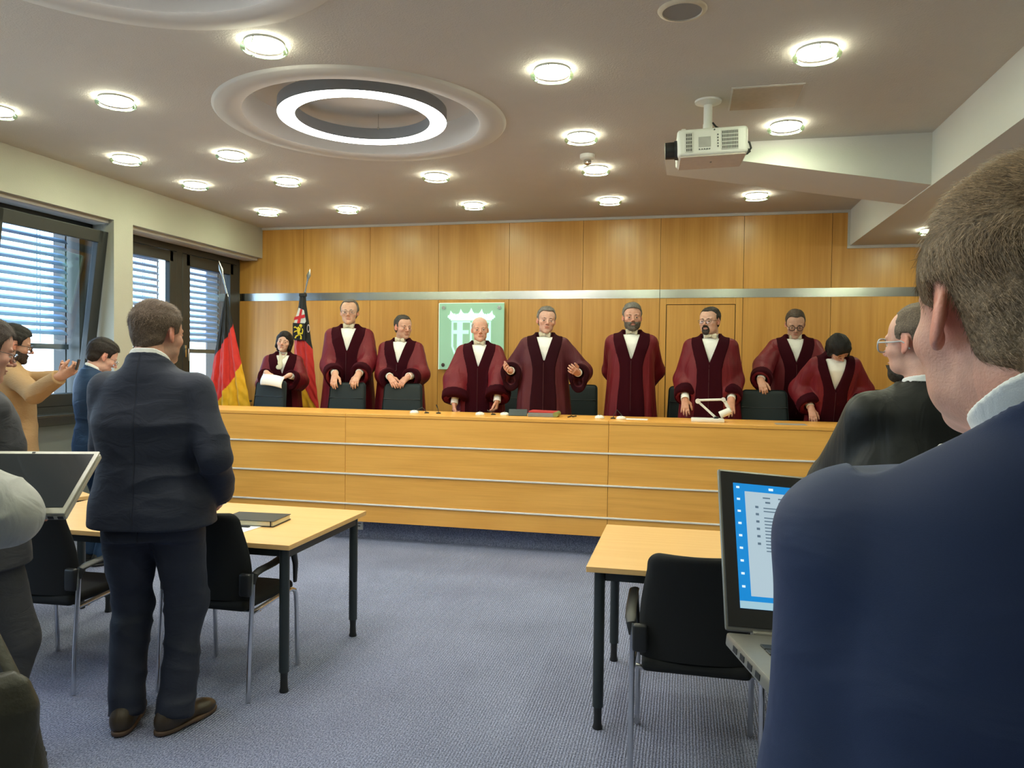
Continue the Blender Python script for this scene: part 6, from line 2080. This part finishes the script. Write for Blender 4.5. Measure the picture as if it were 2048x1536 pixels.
# ================================================================== THINGS ON THE BENCH
ZB = 1.160
def puck(x, y, lab):
    r = empty('microphone_base', (x, y, ZB), 0, lab, 'microphone', 'round white conference microphone units')
    mb = MB(); mb.lathe([(0, 0), (.040, 0), (.043, .008), (.036, .022), (.018, .029), (0, .030)], n=28); mb.build('housing', M['white_plastic'], r, smooth=40)
    mb = MB(); mb.cyl((.0, -.012, .027), (.0, -.004, .0325), .006, n=12); mb.build('talk_button', plain('button_dark', (.1, .1, .1), .5), r)
    return r
puck(-2.43, 6.60, 'white round microphone unit on the bench near the folded hands')
puck(-1.80, 6.60, 'white round microphone unit on the bench in front of the bald man')
puck(-1.585, 6.66, 'small white round unit left of the dark tablet on the bench')
puck(-.715, 6.60, 'white round microphone unit on the bench right of the speaking man')
puck(-.525, 6.56, 'white unit on the bench in front of the bearded man')
def goose(pts, lab):
    r = empty('gooseneck_microphone', pts[0], 0, lab, 'microphone', 'thin black gooseneck microphones')
    o = Vector(pts[0]); P_ = [Vector(p) - o for p in pts]
    mb = MB(); mb.tube(P_, .0028, 8); mb.build('neck', M['black_plastic'], r, smooth=60)
    mb = MB(); mb.cyl(P_[-1], P_[-1] + (P_[-1] - P_[-2]).normalized() * .03, .005, n=10); mb.build('capsule', M['black_plastic'], r, smooth=60)
    mb = MB(); mb.lathe([(0, 0), (.022, 0), (.022, .008), (.006, .014), (0, .014)], n=20); mb.build('base', M['black_plastic'], r, smooth=60)
goose([(-2.33, 6.66, ZB), (-2.35, 6.66, 1.19), (-2.375, 6.66, 1.215), (-2.40, 6.65, 1.20)], 'thin black microphone stalk beside the leftmost white unit')
goose([(-2.215, 6.66, ZB), (-2.218, 6.66, 1.20), (-2.225, 6.66, 1.215)], 'short upright black microphone stalk left of the bald man')
goose([(-1.70, 6.70, ZB), (-1.715, 6.70, 1.185), (-1.73, 6.70, 1.19)], 'low black microphone stalk in front of the bald man')
goose([(-.60, 6.62, ZB), (-.59, 6.62, 1.20), (-.566, 6.62, 1.238), (-.53, 6.62, 1.20), (-.505, 6.62, 1.175)], 'bent black cable like microphone before the bearded man')
tb_ = empty('tablet', (-1.455, 6.63, ZB), math.radians(8), 'small dark tablet screen propped up on the bench', 'tablet')
mb = MB(); mb.box((-.083, -.005, 0), (.083, .005, .066), .004); mb.xf(Matrix.Rotation(math.radians(-24), 4, 'X')); mb.build('casing', plain('dark_teal_casing', (.03, .05, .05), .3), tb_)
mb = MB(); mb.box((-.04, .02, 0), (.04, .05, .02), .004); mb.build('stand', M['black_plastic'], tb_)
bd = empty('file_folder', (-1.225, 6.64, ZB), math.radians(2), 'thick grey and red file bundle on the bench before the speaking man', 'folder')
mb = MB(); mb.box((-.130, -.06, 0), (.105, .16, .036), .004); mb.build('grey_folder', plain('grey_card', (.20, .23, .24), .6), bd)
mb = MB(); mb.box((-.122, -.055, .0365), (.120, .15, .050), .003, rot=Matrix.Rotation(.02, 4, 'Y')); mb.build('red_folder', plain('red_card', (.45, .03, .03), .6), bd)
mb = MB(); mb.cyl((.118, -.062, .024), (.118, .16, .024), .023, n=20); mb.build('green_spine', plain('olive_spine', (.22, .26, .08), .6), bd, smooth=40)
mb = MB(); mb.cyl((-.01, -.05, 0), (.01, .03, .006), .006); mb.cyl((.03, -.05, .006), (.05, .03, .006), .006); o = mb.build('reading_glasses', GLM); o.location = (-.985, 6.66, ZB + .004); tag(o, 'folded reading glasses beside the file bundle on the bench', 'glasses')
mb = MB(); mb.box((-.12, -.08, 0), (.12, .08, .002)); o = mb.build('bench_inlay', plain('grey_inlay', (.35, .35, .36), .35)); o.location = (.86, 6.55, ZB); tag(o, 'flat grey metallic inlay on the bench in front of the man with round glasses', 'paper')  # grey metallic inlay in the bench top
mb = MB(); mb.box((-.10, -.07, 0), (.12, .08, .002)); o = mb.build('paper_sheet', M['paper']); o.location = (-.42, 6.62, ZB + .0003); tag(o, 'pale sheet lying on the bench right of the bent microphone', 'paper')
dc = empty('document_camera', (.20, 6.60, ZB), 0, 'white document camera with folded arm on the bench before the man with goatee', 'document camera')
mb = MB(); mb.box((-.135, -.10, 0), (.135, .09, .028), .006); mb.build('base', M['white_plastic'], dc, smooth=40)
mb = MB(); mb.cyl((.07, 0, .026), (.072, 0, .045), .02); mb.build('hinge', M['black_plastic'], dc, smooth=40)
mb = MB(); mb.tube([(.068, .0, .035), (-.08, .0, .168)], .0125, 14, flat=(1, .8)); mb.build('lower_arm', M['white_plastic'], dc, smooth=60)
mb = MB(); mb.cyl((-.082, -.022, .172), (-.082, .022, .172), .021, n=24); mb.build('joint', M['white_plastic'], dc, smooth=40)
mb = MB(); mb.tube([(-.08, .0, .180), (.125, .0, .190)], .0125, 14, flat=(1, .8)); mb.build('upper_arm', M['white_plastic'], dc, smooth=60)
mb = MB(); mb.cyl((.127, -.020, .190), (.127, .020, .190), .018, n=24); mb.build('joint', M['white_plastic'], dc, smooth=40)
mb = MB(); mb.tube([(.13, .0, .188), (.165, .0, .13), (.185, .0, .085)], [.014, .014, .014], 14); mb.build('head_arm', M['white_plastic'], dc, smooth=60)
mb = MB(); mb.cyl((.185, 0, .098), (.100, 0, .058), .030, .030, n=28); mb.build('camera_head', M['white_plastic'], dc, smooth=40)
# sheet in the woman's hands
mb = MB()
mb.grid(lambda u, v: (-.15 + .30 * u, -.035 * math.sin(v * 2.2), .05 - .115 * v + .01 * math.sin(u * 3)), 10, 10)
o = mb.build('paper_sheet', M['paper'], smooth=60, solid=.002); o.location = (-4.20, 7.155, 1.425); o.rotation_euler = (0, math.radians(6), math.radians(-14)); tag(o, 'white sheets held over the chair back by the dark haired woman', 'paper')

# ================================================================== LAPTOPS
def corner_frame(tl, tr, bl):
    """local frame of a lid: x along the top edge, y normal, z up the lid, origin at the bottom-left"""
    tl, tr, bl = Vector(tl), Vector(tr), Vector(bl)
    X = (tr - tl).normalized(); Z = (tl - bl); Z = (Z - X * Z.dot(X)).normalized()
    Yn = Z.cross(X)
    m = Matrix((X, Yn, Z)).transposed().to_4x4()
    m.translation = bl
    return m
def laptop(name, label, loc, rz, wd, ht, dp, lid_tilt, on, body, roll=(0, 0)):
    """hinge line along local x at the origin, keyboard towards -y, screen leaning to +y"""
    r = empty(name, loc, rz, label, 'laptop')
    r.rotation_euler = (roll[0], roll[1], rz)
    mb = MB(); mb.box((-wd / 2, -dp, -.019), (wd / 2, 0, 0), .004); base = mb.build('base', body, r, smooth=40)
    mb = MB()
    nx, ny = 14, 5
    for i in range(nx):
        for j in range(ny):
            x0 = -wd * .42 + i * wd * .84 / nx; y0 = -.045 - j * .019
            mb.box((x0 + .001, y0 - .0165, .0), (x0 + wd * .84 / nx - .0015, y0, .0022), .0008, 1)
    mb.build('keyboard', M['black_plastic'], base)
    mb = MB(); mb.box((-.055, -dp + .015, .0002), (.055, -dp + .08, .0008)); mb.build('touchpad', plain('touchpad_grey', (.16, .16, .15), .4), base)
    mb = MB()
    for q in range(4): mb.box((-wd / 2 - .0008, -.05 - q * .028, -.014), (-wd / 2 + .001, -.035 - q * .028, -.006))
    mb.box((wd / 2 - .001, -.06, -.014), (wd / 2 + .0008, -.04, -.006))
    mb.build('ports', M['black_plastic'], base)
    T = Matrix.Rotation(lid_tilt, 4, 'X')
    mb = MB(); mb.box((-wd / 2, .0, .002), (wd / 2, .008, ht), .004); mb.xf(T); lid = mb.build('lid', body, r, smooth=40)
    mb = MB(); mb.box((-wd / 2 + .003, -.0014, .008), (wd / 2 - .003, .0005, ht - .004), .0006, 1); mb.xf(T); mb.build('bezel', plain('bezel_' + name, (.022, .022, .020) if on else (.30, .29, .26), .4), lid)
    sx0, sx1, sz0, sz1 = -wd / 2 + .022, wd / 2 - .022, .034, ht - .022
    if not on: sx0, sx1, sz0, sz1 = -wd / 2 + .012, wd / 2 - .012, .018, ht - .014
    mb = MB(); mb.box((sx0, -.0022, sz0), (sx1, -.0012, sz1)); mb.xf(T)
    scr = mb.build('screen', emit('blue_desktop', (.01, .36, .95), .30, .15) if on else plain('dark_screen', (.012, .016, .018), .15, coat=.5), lid)
    if on:
        W_, H_ = sx1 - sx0, sz1 - sz0
        def rect(name, a, b, c, d, col, e, lift):
            mb = MB(); mb.box((sx0 + a * W_, -.0022 - lift, sz0 + b * H_), (sx0 + c * W_, -.0018 - lift, sz0 + d * H_)); mb.xf(T)
            return mb.build(name, emit(name + '_glow', col, e, .2), scr)
        rect('taskbar', 0, 0, 1, .055, (.50, .80, .95), .30, .0002)
        rect('program_window', .05, .095, .92, .935, (.62, .80, .92), .30, .0004)
        rect('dialog_window', .26, .085, .80, .76, (.40, .66, .80), .27, .0007)
        rect('dialog_page', .39, .10, .78, .72, (.66, .84, .94), .31, .0009)
        mb = MB()
        rr = random.Random(5)
        def ln(a, b, w, h=.006): mb.box((sx0 + a * W_, -.0036, sz0 + b * H_), (sx0 + (a + w) * W_, -.0031, sz0 + (b + h) * H_))
        for i in range(24):
            b = .80 - i * .027
            if i in (2, 14, 19): continue
            ln(.13 + (.02 if i > 14 else 0), b, .05 + .05 * rr.random(), .008)
        for i in range(9): ln(.13 + i * .07, .885, .03 + .02 * rr.random(), .010)
        for i in range(8): ln(.14 + i * .06, .845, .022, .014)
        for i in range(6): ln(.093, .80 - i * .06, .014, .018)
        ln(.29, .735, .07, .007)
        ln(.42, .69, .10, .010); ln(.42, .66, .05, .008)
        for b in (.60, .47, .36): ln(.315, b, .022, .020); ln(.305, b - .03, .042, .007)
        ln(.33, .13, .03, .006); ln(.33, .16, .03, .006)
        for (a, b, w, h) in ((.42, .50, .15, .003), (.42, .62, .15, .003), (.42, .50, .002, .12), (.568, .50, .002, .12)): ln(a, b, w, h)
        mb.xf(T); tl_ = mb.build('text_lines', emit('text_ink', (.18, .28, .38), .25, .2), scr); tl_['kind'] = 'stuff'
        mb = MB()
        for i in range(9): mb.box((sx0 + .012 * W_, -.0036, sz0 + (.955 - i * .10) * H_), (sx0 + .026 * W_, -.0031, sz0 + (.972 - i * .10) * H_))
        mb.box((sx0 + .16 * W_, -.0036, sz0 + .955 * H_), (sx0 + .18 * W_, -.0031, sz0 + .975 * H_))
        mb.xf(T); mb.build('desktop_icons', emit('icon_glow', (.7, .85, .95), .35), scr)
    else:
        mb = MB(); mb.box((-.004, -.0022, ht - .0105), (.004, -.0012, ht - .006)); mb.xf(T); mb.build('webcam', M['black_plastic'], lid)
    for s_ in (-1, 1):
        mb = MB(); mb.cyl((s_ * wd * .4, .003, -.002), (s_ * wd * .28, .003, -.002), .006, n=12); mb.build('hinge', body, r, smooth=40)
    return r
LG_ = plain('bronze_grey_laptop', (.24, .23, .20), .38, metal=.35)
laptop('laptop', 'open laptop with bright blue desktop screen beside the near man in blue suit', (.249, 1.143, 1.232), math.radians(15), .385, .243, .245, math.radians(-27), True, LG_, (0, math.radians(5)))
# convertible laptop folded flat, dark screen towards the camera
def folded_laptop():
    body = plain('light_laptop', (.42, .41, .36), .4, metal=.2)
    r = empty('laptop', (-1.682, 1.543, 1.232), math.radians(17), 'grey laptop folded flat with dark screen behind the arm in light grey sweatshirt', 'laptop')
    T = Matrix.Rotation(math.radians(-55), 4, 'X')
    wd, ht = .345, .235
    mb = MB(); mb.box((-wd / 2, 0, 0), (wd / 2, .007, ht), .003); mb.xf(T); lid = mb.build('lid', body, r, smooth=40)
    mb = MB(); mb.box((-wd / 2 + .011, -.0012, .020), (wd / 2 - .011, .0004, ht - .013)); mb.xf(T); mb.build('screen', plain('dark_screen', (.012, .016, .018), .15, coat=.5), lid)
    mb = MB(); mb.box((-.004, -.0012, ht - .0095), (.004, .0004, ht - .005)); mb.xf(T); mb.build('webcam', M['black_plastic'], lid)
    mb = MB(); mb.box((-wd / 2, .009, 0), (wd / 2, .025, ht), .004); mb.xf(T); base = mb.build('base', body, r, smooth=40)
    mb = MB()
    for q in range(5): mb.box((wd / 2 - .02 - q * .024, .012, -.0008), (wd / 2 - .006 - q * .024, .021, .001))
    mb.xf(T); mb.build('ports', M['black_plastic'], base)
    for s_ in (-1, 1):
        mb = MB(); mb.cyl((s_ * wd * .4, .006, .004), (s_ * wd * .28, .006, .004), .005, n=12); mb.xf(T); mb.build('hinge', body, r, smooth=40)
folded_laptop()

# shoulder bag at the lower left
bg = empty('shoulder_bag', (-1.50, 1.235, -.03), math.radians(44), 'worn dark leather shoulder bag at the bottom left corner of the photo', 'bag')
LB = plain('worn_olive_leather', (.030, .028, .018), .5, var=.5, scale=9, bump=.002, bscale=60)
fb2 = Field(V3(-.26, -.12, .55), V3(.26, .14, 1.02), .006, [])
fb2.add(loft([.60, .62, .75, .90, .955], [.185, .205, .198, .180, .160], [.055, .068, .062, .045, .028], ex=3.2), .01)
build_part('bag_body', fb2, LB, bg, 1.0, amp=.008, f=14, seed=4, smooth=2)
fb3 = Field(V3(-.26, -.14, .68), V3(.26, .10, 1.02), .006, [])
fb3.add(loft([.72, .75, .90, .955, .975], [.150, .192, .190, .168, .14], [.064, .070, .055, .036, .02], ex=3.2), .01)
fb3.isect(lambda X, Y, Z: Y - .01)
build_part('flap', fb3, LB, bg, 1.0, amp=.006, f=12, seed=6, smooth=2)
mb = MB(); mb.tube([(.15, 0, .94), (.10, .05, 1.05), (.0, .12, 1.20), (-.12, .22, 1.36), (-.20, .30, 1.46)], .016, 10, flat=(1, .25)); mb.build('strap', LB, bg, smooth=60)
bpy.context.view_layer.update()
